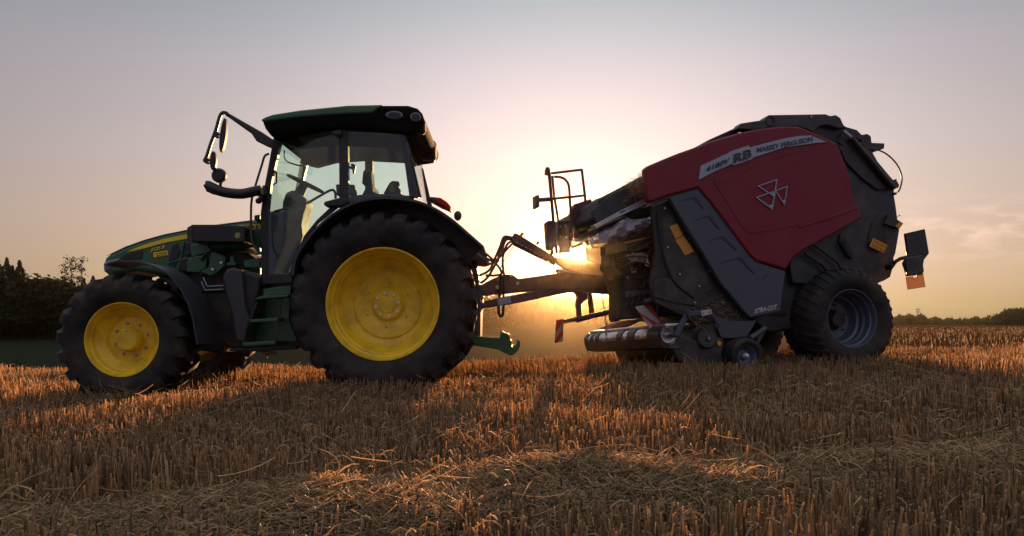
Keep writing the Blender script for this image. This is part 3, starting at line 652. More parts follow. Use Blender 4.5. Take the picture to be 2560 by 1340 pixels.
plate(T, 'latch_guard', c2((850, 680), (945, 655), (1000, 660), (1004, 690), (960, 712), (860, 712), (846, 698)), .20, .10, M['blk'], tr, .012)
plate(T, 'hinge', c2((895, 225), (960, 215), (965, 250), (905, 250)), .21, .06, M['blk'], tr, .008)
plate(T, 'hinge', c2((405, 590), (470, 572), (470, 640), (405, 640)), .34, .12, M['blk'], tr, .01)
plate(T, 'hinge', c2((405, 665), (445, 640), (448, 668), (430, 690), (408, 690)), .34, .06, M['blk'], tr, .01)
# mirrors, lamp arm and handrail on the near front corner
plate(T, 'mirror_arm', c2((206, 102), (240, 112), (450, 232), (522, 280), (512, 334), (480, 322), (412, 288), (382, 242), (228, 132), (212, 124)), .16, .05, M['blk'], tr, .012)
MB().tube(smooth(T.pts(c2((235, 118), (208, 106), (186, 118), (172, 155), (152, 225), (120, 310), (95, 388), (78, 420)), .15)), .016, 10).build('mirror_tube', M['frame'], tr)
def mirror(nm, cx, cy, rx, ry, tilt, off, th):
    pp = [(cx+rx*math.cos(2*PI*k/28)*1.0+ry*math.sin(2*PI*k/28)*tilt, cy+ry*math.sin(2*PI*k/28)) for k in range(28)]
    o = plate(T, nm, c2(*pp), off, th, M['blk'], tr, .012, seg=3); 
    pg = [(x+4, y) for x, y in [(cx+rx*.5*math.cos(2*PI*k/28)+ry*.9*math.sin(2*PI*k/28)*tilt, cy+ry*.88*math.sin(2*PI*k/28)) for k in range(28)]]
    plate(T, 'mirror_glass', c2(*pg), off-.004, .01, M['liner'], o, .001)
mirror('side_mirror', 196, 250, 19, 110, -.12, .08, .05); mirror('side_mirror', 132, 415, 20, 62, -.03, .09, .05)
for q, r in (((153, 246), 20), ((90, 414), 20)):
    c = T.at(*c2(q)[0], .12); MB().tube([c, c+T.w*.05], r*.388/283, 14).build('clamp', M['blk'], tr)
MB().tube(T.pts(c2((153, 246), (190, 250)), .14), .012, 8).build('clamp', M['blk'], tr)
MB().tube(T.pts(c2((90, 414), (130, 415)), .14), .012, 8).build('clamp', M['blk'], tr)
c = T.at(*c2((166, 508))[0], .14); wl = MB().lathe(T, c, [(.0, 0), (.002, .05), (.02, .066), (.05, .066), (.09, .04), (.10, 0)], 28).build('work_lamp', M['blk'], tr)
MB().tube(T.pts(c2((186, 545), (182, 585)), .17), .014, 8).build('lamp_bracket', M['frame'], tr)
MB().tube(smooth(T.pts(c2((84, 588), (104, 582), (150, 602), (220, 622), (320, 630), (410, 612), (450, 606)), .15), 5), [.026]*4+[.052]*3+[.050]*4+[.046]*20, 14).build('lamp_arm', M['blk'], tr, ang=60)
MB().tube(smooth(T.pts(c2((496, 372), (468, 388), (448, 450), (414, 560), (386, 660), (380, 760), (382, 900), (396, 960), (440, 1012)), .26), 5), .011, 8).build('handrail', M['frame'], tr)
plate(T, 'exhaust_stub', c2((398, 768), (436, 762), (436, 800), (400, 802)), .6, .1, M['frame'], tr, .01)
# lamps on the mudguard
tl = plate(T, 'tail_lamp', c2((1500, 656), (1540, 648), (1600, 654), (1640, 680), (1668, 712), (1668, 738), (1600, 710), (1540, 676)), .06, .16, M['blk'], tr, .012)
plate(T, 'lens', c2((1556, 652), (1602, 658), (1640, 682), (1666, 712), (1667, 735), (1618, 706), (1580, 680)), .045, .17, M['redlens'], tl, .008)
c = T.at(*c2((1712, 772))[0], .10); MB().ball(c, .035, .03, .045, 8).build('marker_lamp', M['blk'], tr)
# rear linkage: hook arms, valves
HK = c4((40, 1050), (210, 1066), (218, 1045), (214, 1030), (228, 1023), (243, 1034), (262, 1038), (274, 1050), (276, 1076), (288, 1082), (284, 1092), (288, 1104), (282, 1112), (296, 1120), (308, 1116), (318, 1104), (314, 1086), (334, 1077), (338, 1108), (322, 1142), (300, 1164), (282, 1170), (250, 1158), (214, 1142), (212, 1136), (60, 1110))
plate(T, 'lower_link', HK, .62, .06, M['hook'], tr, .008, both=MID)
for P in (T.at(*c4((228, 1034))[0], .60),): MB().tube([P, P+T.w*.1], .008, 10).build('link_pin', M['steel'], tr)
plate(T, 'hitch_frame', c3((1290, 380), (1360, 400), (1400, 700), (1395, 1000), (1300, 1060), (1150, 900)), .74, .52, M['frame'], tr, .02)
plate(T, 'valve_block', c3((1300, 370), (1345, 366), (1350, 400), (1390, 420), (1440, 450), (1430, 462), (1330, 462), (1342, 500), (1320, 470), (1290, 460)), .62, .7, M['frame'], tr, .008)
plate(T, 'drawbar_hitch', c3((1380, 700), (1410, 690), (1415, 780), (1385, 770)), .90, .2, M['frame'], tr, .01)
# ---------------------------------------------------------------- round baler
B = Frame(2130, 796, 8.1, 16, 4, 1.5)
BM = 1.20
ba = root('round_baler', B.at(1900, 900, BM), 'red and grey round baler hitched behind the green tractor', 'baler')
def bp(nm, pp, off, th, m, bevel=.006, parent=None, **k): return plate(B, nm, pp, off, th, m, parent or ba, bevel, **k)
def bt(nm, pp, off, r, m, parent=None, n=10, sm=0, **k):
    P = B.pts(pp, off); P = smooth(P, sm) if sm else P
    return MB().tube(P, r, n).build(nm, m, parent or ba, **k)
PB = [(0, .312), (-.02, .33), (-.045, .37), (-.055, .42), (-.045, .47), (-.015, .51), (.05, .532), (.15, .540), (.24, .542), (.33, .540), (.43, .532), (.495, .51), (.525, .47), (.535, .42), (.52, .37), (.50, .33), (.48, .312), (.40, .29), (.08, .29)]
LB = [(.24, .552, .535, 0, .014), (.15, .552, .53, .06, .014), (.05, .545, .52, .12, .015), (-.015, .522, .50, .165, .016), (-.043, .49, .46, .19, .014)]
RB = [(.08, .29), (0, .318), (-.008, .315), (-.008, .307), (.02, .298), (.05, .295), (.062, .282), (.13, .276), (.15, .262), (.20, .258), (.215, .236), (.26, .226), (.30, .20), (.31, .17), (.31, .10), (.27, .095), (.265, .0)]
cW = B.O.copy()
def bhub(c, s):
    return lambda e: MB().lathe(B, c, [(.312, .12), (.29, .11), (.25, .09), (.20, .08), (.19, 0)], 32, s).build('hub', M['brown'], e)
for s, c in ((1, cW), (-1, B.mirror(cW, BM))):
    wheel(B, 'main_wheel', ba, c, s, PB, LB, 34, RB, M['wheelgrey'], [(.165, 6, .305, .011, .3, M['frame'], .014)], bhub(c, s))
MB().tube([cW+B.w*.3, B.mirror(cW, BM)-B.w*.3], .08, 14).build('axle', M['frame'], ba)
# side panel: red cover with raised field, pressed grooves, grey lower chute
RED = c5((566, 432), (590, 413), (700, 366), (800, 326), (900, 291), (1000, 252), (1100, 221), (1200, 193), (1300, 171), (1400, 156), (1500, 148), (1600, 148), (1700, 190), (1780, 226), (1858, 264), (1868, 290), (1882, 330), (1918, 410), (1942, 500), (1962, 600), (1978, 650), (2002, 682), (2012, 720), (2022, 766), (1940, 812), (1800, 890), (1650, 970), (1572, 1026), (1546, 1060), (1514, 1112), (1400, 1075), (1308, 1046), (1270, 1010), (1200, 915), (1100, 778), (1000, 648), (924, 561), (800, 594), (700, 622), (618, 654), (592, 652), (578, 560))
bp('side_panel', RED, .10, .09, M['red'], .022, seg=4, ang=40)
bp('panel_field', c5((1045, 545), (1100, 520), (1300, 420), (1500, 350), (1700, 296), (1862, 270), (1880, 330), (1915, 410), (1940, 505), (1960, 605), (1990, 690), (1800, 752), (1600, 812), (1400, 852), (1280, 868), (1230, 840), (1180, 760), (1080, 600)), .0955, .02, M['red'], .004, seg=3, ang=40)
bp('panel_groove', c5((1040, 500), (1130, 462), (1300, 388), (1500, 322), (1700, 290), (1862, 264), (1862, 272), (1700, 302), (1480, 352), (1300, 420), (1120, 512), (1050, 542), (1035, 528)), .0935, .006, M['red'], .0015)
bp('panel_groove', c5((1600, 812), (1800, 752), (1992, 684), (2000, 694), (1990, 704), (1800, 772), (1600, 832)), .090, .03, M['red'], .004)
ST = c5((945, 412), (1000, 388), (1075, 352), (1135, 326), (1140, 318), (1262, 278), (1275, 290), (1380, 262), (1500, 232), (1600, 214), (1680, 210), (1790, 256), (1700, 262), (1500, 292), (1400, 324), (1290, 360), (1290, 368), (1165, 412), (1150, 402), (1040, 450), (932, 506))
bp('name_stripe', ST, .084, .02, M['silver'], .001)
def bx(body, p0, p1, hv, off, m, **k): return text(B, 'lettering', body, c5(p0)[0], c5(p1)[0], hv, off, m, ba, **k)
bx('4180V', (976, 457), (1131, 394), (2, -13.5), .074, M['navy'], bold=.02, shear=.12)
bx('RB', (1154, 404), (1288, 358), (1, -26), .079, M['white'], bold=.07)
bx('RB', (1160, 398), (1284, 356), (1, -23), .074, M['navy'], bold=.045)
bx('MASSEY FERGUSON', (1320, 326), (1692, 250), (0, -12.5), .079, M['navy'], bold=.02)
# triple-triangle emblem: outlined triangles with filled tips
def tri(a, b, c_, fill):
    A, Bq, Cq = [Vector((*c5(q)[0], 0)) for q in (a, b, c_)]
    def ringpoly(k): 
        G0 = (A+Bq+Cq)/3; return [(v+(G0-v)*k) for v in (A, Bq, Cq)]
    mb = MB(); o = ringpoly(0); i = ringpoly(.17)
    for k in range(3):
        j = (k+1) % 3; q = [(o[k].x, o[k].y), (o[j].x, o[j].y), (i[j].x, i[j].y), (i[k].x, i[k].y)]; mb.ext(B.pts(q, .080), B.w*.006)
    if fill:
        f0, f1 = fill; tip = Cq; l = tip+(A-tip)*f0; r = tip+(Bq-tip)*f0
        g = [l, r, tip]; cc = (l+r+tip)/3; g = [cc+(v-cc)*.72 for v in g]; mb.ext(B.pts([(v.x, v.y) for v in g], .078), B.w*.005)
    mb.build('emblem', M['silver'], ba)
tri((1322, 548), (1456, 502), (1440, 628), (.35, 0)); tri((1310, 624), (1446, 578), (1424, 710), (.35, 0)); tri((1440, 578), (1526, 548), (1506, 680), (.35, 0))
GR = c5((730, 626), (924, 563), (1000, 652), (1100, 782), (1200, 920), (1306, 1052), (1512, 1118))+c6((1490, 345), (1472, 480), (1456, 618), (1370, 640), (1240, 668), (1200, 625), (1030, 420), (900, 200), (780, 10))
bp('chute_panel', GR, .12, .06, M['grey'], .012, seg=3)
for a, b_, c_, d_ in (((815, 645), (905, 618), (962, 688), (945, 690)), ((905, 775), (1000, 742), (1068, 826), (1052, 826)), ((985, 920), (1090, 882), (1182, 968), (1168, 970)), ((1075, 1065), (1205, 1022), (1302, 1125), (1288, 1128))):
    bp('air_louvre', c5(a, (b_[0], b_[1]), (b_[0]+14, b_[1]+6), c_, (c_[0]+2, c_[1]+14), d_, (b_[0]-8, b_[1]+12)), .114, .008, M['navy'], .001)
bp('chute_edge', c5((940, 566), (958, 582), (1100, 762), (1330, 1040), (1326, 1060), (1306, 1052), (1100, 790)), .112, .01, M['grey2'], .002)
for q in ((1340, 380), (1330, 396), (1358, 364)):
    c = B.at(*c6(q)[0], .12); MB().tube([c, c-B.w*.008], .008, 8).build('rivet', M['frame'], ba)
text(B, 'lettering', 'XTRA-CUT', c6((1262, 640))[0], c6((1424, 606))[0], (1, -12.5), .1135, M['white'], ba, bold=.035, shear=.2)
# inner chamber walls and body
bp('chamber_side', c5((612, 690), (700, 655), (735, 640), (800, 780), (1000, 1080), (1180, 1340), (1280, 1460), (1200, 1500), (820, 1420), (640, 1330), (600, 1200), (640, 980)), .22, .05, M['brown'], .006)
bp('side_cover', c5((690, 760), (760, 740), (960, 1080), (1040, 1240), (960, 1270), (760, 1180), (690, 1000)), .212, .02, M['frame'], .006)
bp('side_cover', c6((560, 395), (760, 385), (905, 470), (960, 560), (900, 590), (700, 560), (560, 520)), .208, .02, M['frame'], .006)
for q in ((700, 700), (720, 960), (800, 1140), (930, 1220), (1000, 1120), (860, 900), (1090, 1330), (900, 1330)):
    c = B.at(*c5(q)[0], .21); MB().tube([c, c-B.w*.012], .011, 6).build('bolt', M['steel'], ba)
bt('side_pipe', c5((655, 720), (690, 980), (760, 1180), (900, 1300)), .2, .010, M['blk'], sm=5)
bp('chamber', c5((780, 700), (1000, 420), (1300, 190), (1600, 160), (1900, 300), (2100, 600), (2100, 1000), (1900, 1200), (1500, 1440), (1000, 1400), (900, 1100)), .30, 1.75, M['grey2'], .02)
TG = c5((1600, 150), (1720, 120), (1840, 135), (1930, 185), (2000, 240), (2100, 380), (2240, 560), (2240, 610), (2252, 680), (2262, 760), (2276, 846), (2264, 920), (2250, 1000), (2238, 1030), (2240, 1070), (2215, 1160), (2180, 1180), (2060, 1230), (1900, 1230), (1560, 1200), (1540, 1060), (1700, 700))
bp('tailgate', TG, .22, 1.9, M['grey2'], .015)
bp('tailgate_rib', d6((345, 270), (420, 300), (640, 470), (740, 600), (640, 610), (520, 520), (400, 400)), .19, .04, M['blk'], .006)
bp('tailgate_rib', d6((380, 170), (420, 215), (600, 330), (640, 400), (800, 590), (750, 608), (640, 500), (440, 330), (340, 250)), .20, .05, M['frame'], .006)
bt('tailgate_ram', d6((380, 172), (436, 220)), .15, .022, M['steel'], n=14)
bt('tailgate_ram', d6((436, 220), (760, 600)), .16, .032, M['blk'], n=14)
bp('tailgate_seam', d6((600, 850), (700, 790), (800, 860), (795, 890), (700, 1000), (560, 1010)), .205, .02, M['brown'], .004)
# reflector boards on the tailgate
o = bp('rear_reflector', d6((606, 968), (712, 1020), (684, 1080), (578, 1030)), .17, .012, M['amber'], .002)
for r in range(2):
    for k in range(5):
        x, y = 614+k*20-r*14, 986+k*10+r*28; bp('reflector_hole', d6((x, y), (x+7, y+4), (x+3, y+14), (x-4, y+10)), .166, .002, M['navy'], 0, parent=o)
o = bp('rear_reflector', d6((720, 790), (830, 858), (800, 900), (690, 860)), .165, .05, M['brown'], .004)
bp('reflector_film', d6((800, 850), (830, 858), (800, 898), (770, 880)), .160, .004, M['amber'], 0, parent=o)
text(B, 'lettering', 'STOP', d6((635, 950))[0], d6((725, 985))[0], (3, -6), .202, M['navy'], ba)
bt('locking_wire', d6((778, 818), (800, 796), (812, 806), (800, 800)), .2, .003, M['frame'])
# top hinge beam and roof
bp('hinge_arm', c5((1192, 165), (1196, 148), (1214, 128), (1370, 104), (1385, 82), (1404, 72), (1780, 66), (1812, 78), (1850, 72), (1880, 92), (1902, 140), (1920, 155), (1870, 165), (1790, 140), (1740, 150), (1700, 190), (1600, 150), (1420, 158), (1300, 176)), .16, .12, M['grey2'], .012, both=1.2)
c = B.at(*c5((1412, 112))[0], .15); MB().lathe(B, c, [(0, .062), (0, .045), (.03, .04), (.03, 0)], 24).build('hinge_pin', M['blk'], ba)
c = B.at(*c5((1680, 86))[0], .155); MB().tube([c, c-B.w*.01], .012, 8).build('grease_nipple', M['steel'], ba)
bp('roof_panel', c5((800, 345), (1192, 190), (1500, 165), (1900, 200), (1900, 260), (1300, 260), (800, 420)), .35, 1.7, M['blk'], .02)
bp('roof_edge', c5((930, 280), (1000, 238), (1192, 152), (1200, 190), (1000, 262)), .3, 1.5, M['blk'], .006)
bp('net_roll_box', c5((1990, 190), (2028, 205), (2060, 198), (2084, 214), (2090, 258), (2176, 262), (2174, 298), (2110, 312), (2096, 330), (1990, 250)), .26, .9, M['blk'], .01)
bp('net_roll_box', c5((1898, 138), (1920, 152), (1990, 172), (2018, 200), (2030, 250), (1920, 200)), .22, 1.2, M['blk'], .01)
bt('hydraulic_hose', c5((1960, 220), (2030, 290), (2130, 308), (2200, 345), (2260, 410), (2290, 490), (2280, 560), (2264, 590)), .24, .009, M['blk'], sm=6)
bp('hose_clip', c5((2232, 590), (2262, 592), (2256, 606), (2240, 612)), .2, .05, M['blk'], .004)
bp('hose_clip', c5((2246, 505), (2256, 500), (2256, 512), (2275, 545), (2262, 560), (2240, 530)), .22, .05, M['blk'], .004)
# spring and arms above the wheel
sp_ = []; 
for k in range(140):
    t = k/139; a = t*2*PI*9; px, py = 1895+t*60, 905+t*110; c = B.at(*c5((px, py))[0], .15); sp_.append(c+B.w*.03*math.cos(a)+(B.a*.85+B.u*.45)*.03*math.sin(a))
MB().tube(sp_, .005, 6).build('tension_spring', M['frame'], ba)
bt('tension_arm', c5((1640, 1000), (1760, 1080), (1840, 1180)), .17, .02, M['brown'])
bt('tension_arm', c5((1700, 940), (1860, 1060), (1920, 1160)), .17, .016, M['brown'])
bp('spring_bracket', c5((1880, 870), (1940, 950), (1970, 1010), (1960, 1040), (1920, 1010), (1870, 920)), .19, .03, M['blk'], .004)
bp('wheel_bracket', c6((1480, 345), (1800, 200), (1960, 260), (2020, 420), (1700, 700), (1500, 760), (1400, 765), (1370, 770), (1300, 700), (1240, 668), (1456, 620)), .45, .2, M['blk'], .02)
bp('axle_beam', c6((1240, 668), (1440, 620), (1700, 640), (1700, 740), (1480, 755), (1460, 760), (1430, 768), (1375, 768), (1330, 745)), .3, 1.8, M['frame'], .02)
# rear light board on its arm
bt('light_arm', c5((2236, 1062), (2280, 1036), (2340, 1022)), .05, .020, M['blk'])
bp('light_arm_foot', c5((2215, 1075), (2250, 1050), (2262, 1060), (2226, 1110)), .06, .1, M['blk'], .006)
lb = bp('light_board', c5((2316, 866), (2446, 836), (2474, 1000), (2440, 1044), (2434, 1080), (2440, 1120), (2428, 1142), (2330, 1154), (2320, 1120), (2304, 1064), (2336, 1010)), -.06, .035, M['blk'], .006)
bp('lamp_body', c5((2320, 1030), (2430, 1010), (2436, 1120), (2424, 1136), (2330, 1148)), -.09, .03, M['frame'], .012, parent=lb)
bp('reflector_plate', c5((2317, 1160), (2366, 1152), (2368, 1164), (2390, 1160), (2392, 1146), (2434, 1134), (2449, 1226), (2330, 1244)), -.05, .006, M['amberplate'], .001, parent=lb)
# front: feed hood between the side walls
bp('hood_front', c5((215, 690), (250, 632), (400, 580), (560, 530), (600, 780), (420, 850), (250, 905), (205, 890)), .85, .95, M['brown'], .03, seg=3)
bp('front_frame', c4((646, 300), (664, 262), (760, 232), (850, 430), (850, 640), (738, 596), (740, 520), (722, 486), (690, 470), (650, 476)), 1.0, .10, M['flarefr'], .008)
hd = bp('front_hood', c5((262, 632), (400, 560), (572, 486), (590, 660), (520, 676), (400, 724), (262, 802), (226, 760)), .42, 1.55, M['brown'], .03, seg=3)
bp('hood_side', c5((350, 600), (560, 520), (588, 628), (250, 800), (205, 720)), .40, .02, M['grey2'], .006)
bp('hood_flange', c5((225, 812), (400, 718), (585, 624), (592, 664), (400, 752), (245, 832)), .33, .10, M['steel'], .003)
bp('flange_slot', c5((394, 728), (412, 716), (440, 708), (436, 720), (398, 732)), .326, .006, M['navy'], 0)
bp('under_hood', c5((250, 832), (400, 756), (612, 672), (640, 740), (600, 800), (420, 800), (260, 880)), .5, 1.2, M['blk'], .01)
bt('cross_tube', c5((190, 850), (430, 752)), .36, .012, M['rust'])
bp('handle_lever', c5((420, 752), (436, 744), (450, 790), (520, 870), (500, 880), (440, 820)), .34, .03, M['brown'], .004)
# wrapped bundle of net under clear film
random.seed(3)
mbw = MB(); n = 26
for i in range(n):
    t = i/(n-1); px, py = 210+t*420, 925-t*150+8*math.sin(t*9); c = B.at(*c5((px, py))[0], .40); r0 = .05+.05*math.sin(PI*min(1, t*1.15))**1.0
    for j in range(18):
        a = 2*PI*j/18; rr = r0*(1+.14*math.sin(3*a+t*17)+.08*math.sin(7*a-t*31)+random.uniform(-.05, .05)); mbw.V.append(c+B.w*math.cos(a)*rr*1.4+B.u*math.sin(a)*rr)
for i in range(n-1):
    for j in range(18): mbw.F.append((i*18+j, i*18+(j+1) % 18, (i+1)*18+(j+1) % 18, (i+1)*18+j))
mbw.F += [tuple(range(18))[::-1], tuple((n-1)*18+j for j in range(18))]
mbw.build('film_bundle', M['plastic'], ba, ang=25)
c = B.at(*c5((632, 785))[0], .36); MB().ball(c, .05, .05, .06, 8).build('bundle_end', M['silver'], ba)
bp('side_beam', c5((300, 935), (700, 868), (725, 878), (720, 900), (640, 960), (300, 1010)), .42, .12, M['brown'], .008)
bp('side_beam', c5((420, 925), (690, 866), (694, 876), (430, 940)), .40, .015, M['rust'], .002)
bp('mud_plate', c5((440, 1010), (560, 992), (600, 1010), (560, 1060), (480, 1070)), .42, .01, M['plastic'], .003)
bp('intake_wall', c5((640, 905), (740, 850), (1000, 1140), (1200, 1420), (960, 1500), (780, 1420), (400, 1440), (400, 1160), (560, 1150), (620, 1060)), .55, .30, M['brown'], .012)
bp('intake_wall', d3((600, 830), (1100, 700), (1350, 800), (1500, 1200), (1500, 1400), (700, 1450), (700, 1190), (620, 1100)), .60, .35, M['frame'], .01)
# amber reflectors on the side wall
bp('side_reflector', c5((733, 820), (786, 799), (824, 878), (774, 904)), .205, .008, M['amber'], .002)
bp('side_reflector', c5((773, 912), (828, 882), (900, 988), (838, 1014)), .205, .008, M['amber'], .002)
# white lever, small plate
bp('lever', d3((960, 965), (974, 962), (988, 1040), (974, 1046)), .40, .012, M['white'], .002)
c = B.at(*d3((974, 1072))[0], .40); MB().lathe(B, c, [(0, .029), (-.008, .026), (-.008, .014), (0, .012)], 24).build('lever_ring', M['white'], ba)
lbp = bp('info_label', d3((795, 1118), (848, 1114), (852, 1166), (798, 1170)), .55, .004, M['white'], .0)
bp('label_print', d3((803, 1126), (842, 1123), (843, 1146), (804, 1149)), .547, .002, M['brown'], 0, parent=lbp)
def chain(pp, off, r=.012, m=M['steel']):
    P = smooth(B.pts(pp, off), 8); L = [0]
    for i in range(1, len(P)): L.append(L[-1]+(P[i]-P[i-1]).length)
    N = max(3, int(L[-1]/(r*2.6))); mb = MB()
    for k in range(N):
        s = (k+.5)/N*L[-1]; i = max(j for j in range(len(L)) if L[j] <= s); i = min(i, len(P)-2)
        c = P[i].lerp(P[i+1], (s-L[i])/(L[i+1]-L[i]+1e-9)); t = (P[i+1]-P[i]).normalized(); sd = t.cross(B.w if k % 2 else B.a); sd = sd.normalized() if sd.length > .1 else B.a
        mb.tube([c+t*r*1.7*math.cos(2*PI*j/12)+sd*r*.85*math.sin(2*PI*j/12) for j in range(13)], r*.27, 6, cap=False)
    mb.build('chain', m, ba)
chain(d3((1022, 1120), (1030, 1220), (1055, 1340)), .45); chain(d4((578, 210), (605, 340), (628, 450)), .46); chain(d4((635, 520), (645, 640)), .5, .010)
chain(c4((826, 790), (832, 850), (838, 892)), 1.3); chain(d4((78, 740), (70, 820), (68, 930)), .9, .012)
chain(c4((846, 925), (852, 1050)), .9, .012, M['rust']); chain(d4((1270, 360), (1285, 440), (1290, 520)), .34, .014)
# drawbar and strut
bp('drawbar', c4((92, 766), (122, 740), (205, 696), (240, 684), (290, 684), (326, 710), (480, 688), (640, 664), (700, 640), (860, 650), (960, 700), (980, 800), (860, 792), (640, 778), (380, 782), (240, 798), (196, 796), (180, 804), (92, 804)), 1.05, .22, M['flarefr'], .012)
bp('drawbar_strut', c4((100, 850), (200, 826), (380, 790), (480, 770), (880, 760), (880, 800), (640, 790), (450, 828), (290, 862), (240, 868), (130, 884), (100, 878)), .98, .10, M['flarefr'], .012)
bp('strut_sleeve', c4((200, 832), (280, 812), (284, 856), (204, 870)), .97, .12, M['silver'], .004)
for q, r in (((212, 712), .02), ((200, 762), .022), ((320, 738), .016), ((280, 692), .012)):
    c = B.at(*c4(q)[0], 1.04); MB().tube([c, c-B.w*.02], r, 12).build('bolt', M['steel'], ba)
MB().tube(smooth(B.pts(c4((222, 690), (214, 800), (206, 900), (214, 930), (230, 930), (236, 880), (236, 760), (230, 700)), 1.0), 5), .014, 8).build('hose_loop', M['blk'], ba)
bp('front_wall', c4((640, 640), (700, 604), (800, 640), (860, 800), (640, 780), (560, 650)), 1.10, .12, M['flarefr'], .008)
bp('gearbox_plate', c4((545, 580), (600, 584), (650, 588), (740, 592), (790, 560), (830, 620), (850, 700), (640, 668), (560, 626)), 1.02, .05, M['flarefr'], .006)
bp('strut_leg', c4((862, 560), (890, 560), (905, 700), (935, 790), (955, 870), (935, 965), (890, 968), (895, 860), (880, 780), (850, 700)), .85, .10, M['flarefr'], .012)
bp('strut_leg', c4((905, 720), (930, 715), (955, 800), (960, 900), (945, 905), (920, 800)), .75, .05, M['brown'], .008)
bp('support_leg', c4((655, 785), (740, 785), (738, 830), (700, 866), (706, 938), (694, 972), (676, 972), (682, 930), (672, 862), (682, 820)), 1.0, .05, M['flarefr'], .006)
bp('support_leg', c4((742, 790), (766, 792), (782, 914), (758, 920)), 1.0, .05, M['flarefr'], .006)
bp('front_mass', c4((880, 500), (960, 470), (1100, 500), (1240, 640), (1240, 880), (960, 860), (930, 700), (870, 640)), .75, .4, M['brown'], .02)
# hose arm and hoses to the tractor
bp('hose_arm', c4((286, 462), (302, 438), (318, 440), (356, 462), (545, 578), (552, 618), (540, 632), (300, 512), (284, 486)), 1.05, .02, M['flarefr'], .004)
bp('hose_arm', c4((296, 486), (540, 606), (540, 614), (296, 494)), 1.02, .06, M['flarefr'], .002)
for k in range(8):
    t = k/7; x, y = 316+t*188, 498+t*104; c = B.at(*c4((x, y))[0], 1.045); MB().tube([c, c-B.w*.006], .016, 14).build('arm_hole', M['silver'], ba)
for q in (((336, 448), (344, 436), (340, 432), (362, 438), (360, 446), (352, 446), (350, 458)), ((432, 500), (440, 488), (434, 484), (456, 490), (454, 498), (446, 498), (444, 510)), ((516, 560), (524, 540), (534, 536), (540, 556), (530, 570))):
    bp('hose_holder', c4(*q), 1.04, .03, M['flarefr'], .002)
for k, H in enumerate([((292, 466), (240, 460), (215, 520), (180, 600), (150, 660), (90, 690), (60, 680)), ((296, 478), (250, 480), (225, 550), (190, 620), (150, 690), (110, 730), (70, 742)),
        ((300, 486), (262, 500), (235, 570), (232, 630), (240, 690)), ((300, 490), (270, 520), (215, 580), (160, 620), (110, 632), (60, 600)), ((296, 474), (245, 468), (210, 560), (196, 610), (130, 560), (70, 530)),
        ((302, 492), (282, 540), (240, 600), (220, 650), (226, 690)), ((130, 690), (190, 690), (225, 676), (190, 620), (120, 580), (60, 540))]):
    MB().tube(smooth(B.pts(c4(*H), 1.0+.02*k), 7), .013 if k != 5 else .004, 8).build('hydraulic_hose', M['flarefr'] if k < 5 else M['blk'], ba)
for q in ((520, 632), (566, 640)): bt('dangling_straw', c4(q, (q[0]+2, q[1]+45)), 1.0, .0015, M['straw'])
# service ladder and guard rail
def ft(nm, pp, off, r=.016, sm=0, m=M['flarefr']): return bt(nm, c4(*pp), off, r, m, sm=sm, ang=60)
rl = root  # rails are parts of the baler
ft('guard_rail', ((490, 90), (494, 58), (506, 60), (520, 200), (538, 400), (556, 560)), .92, .017, 4)
ft('guard_rail', ((528, 96), (540, 220), (566, 372), (566, 520)), 1.0, .014)
ft('guard_rail', ((522, 80), (704, 58)), .92, .014); ft('guard_rail', ((704, 54), (724, 220), (742, 450)), .92, .015)
ft('guard_rail', ((540, 100), (580, 104), (610, 122), (628, 160), (634, 260), (640, 370), (634, 440)), .98, .014, 4)
ft('guard_rail', ((440, 240), (530, 234)), .92, .024); ft('guard_rail', ((530, 232), (724, 212)), .92, .014)
ft('guard_rail', ((500, 62), (512, 100)), 1.02, .02)
bp('rail_pad', c4((428, 210), (452, 208), (454, 280), (430, 286)), .88, .12, M['flarefr'], .01)
bp('extinguisher_tube', c4((496, 372), (504, 362), (540, 362), (548, 372), (546, 520), (530, 540), (505, 532)), .90, .12, M['flarefr'], .02, seg=3)
bp('ladder_plate', c4((562, 376), (630, 368), (626, 480), (640, 485), (640, 556), (576, 558), (576, 590), (566, 560), (566, 520)), .98, .012, M['flarefr'], .004)
for q in ((576, 398), (608, 392), (576, 458), (610, 462)):
    c = B.at(*c4(q)[0], .975); MB().tube([c, c-B.w*.004], .010, 10).build('plate_hole', M['silver'], ba)
ft('ladder_rail', ((560, 372), (640, 364)), .95, .012)
# width marker boards on their tube
bt('marker_tube', c4((600, 968), (690, 948), (880, 905)), .95, .022, M['flarefr'])
MB().tube([B.at(*c4((690, 955))[0], 1.3), B.at(*c4((880, 908))[0], .95), B.at(*c4((1085, 852))[0], .42)], .024, 14).build('marker_tube', M['brown'], ba)
MB().tube([B.at(*c4((1080, 850))[0], .42), B.at(*c4((1130, 835))[0], .38), B.at(*c4((1296, 822))[0], .30)], .030, 16).build('marker_tube', M['grey'], ba)
c = B.at(*c4((1282, 786))[0], .28); MB().lathe(B, c, [(.04, 0), (.04, .028), (-.01, .034), (-.014, 0)], 20).build('tube_knob', M['white'], ba)
bp('tube_clamp', c4((1270, 790), (1292, 788), (1298, 838), (1276, 840)), .31, .04, M['grey'], .004)
def board(pp, off, stripes):
    o = bp('marker_board', c4(*pp), off, .008, M['white'], .001)
    for s in stripes: bp('marker_stripe', c4(*s), off-.004, .003, M['wred'], 0, parent=o)
board(((1024, 878), (1112, 860), (1206, 1000), (1118, 1016)), .45, [((1076, 867), (1112, 860), (1206, 1000), (1204, 1001)), ((1026, 884), (1044, 906), (1200, 1004), (1166, 1012), (1060, 930))])
board(((552, 958), (598, 948), (592, 1086), (542, 1096)), 1.75, [((556, 958), (598, 948), (597, 968), (548, 1030), (550, 1000)), ((595, 1000), (593, 1040), (562, 1092), (543, 1095), (544, 1078))])
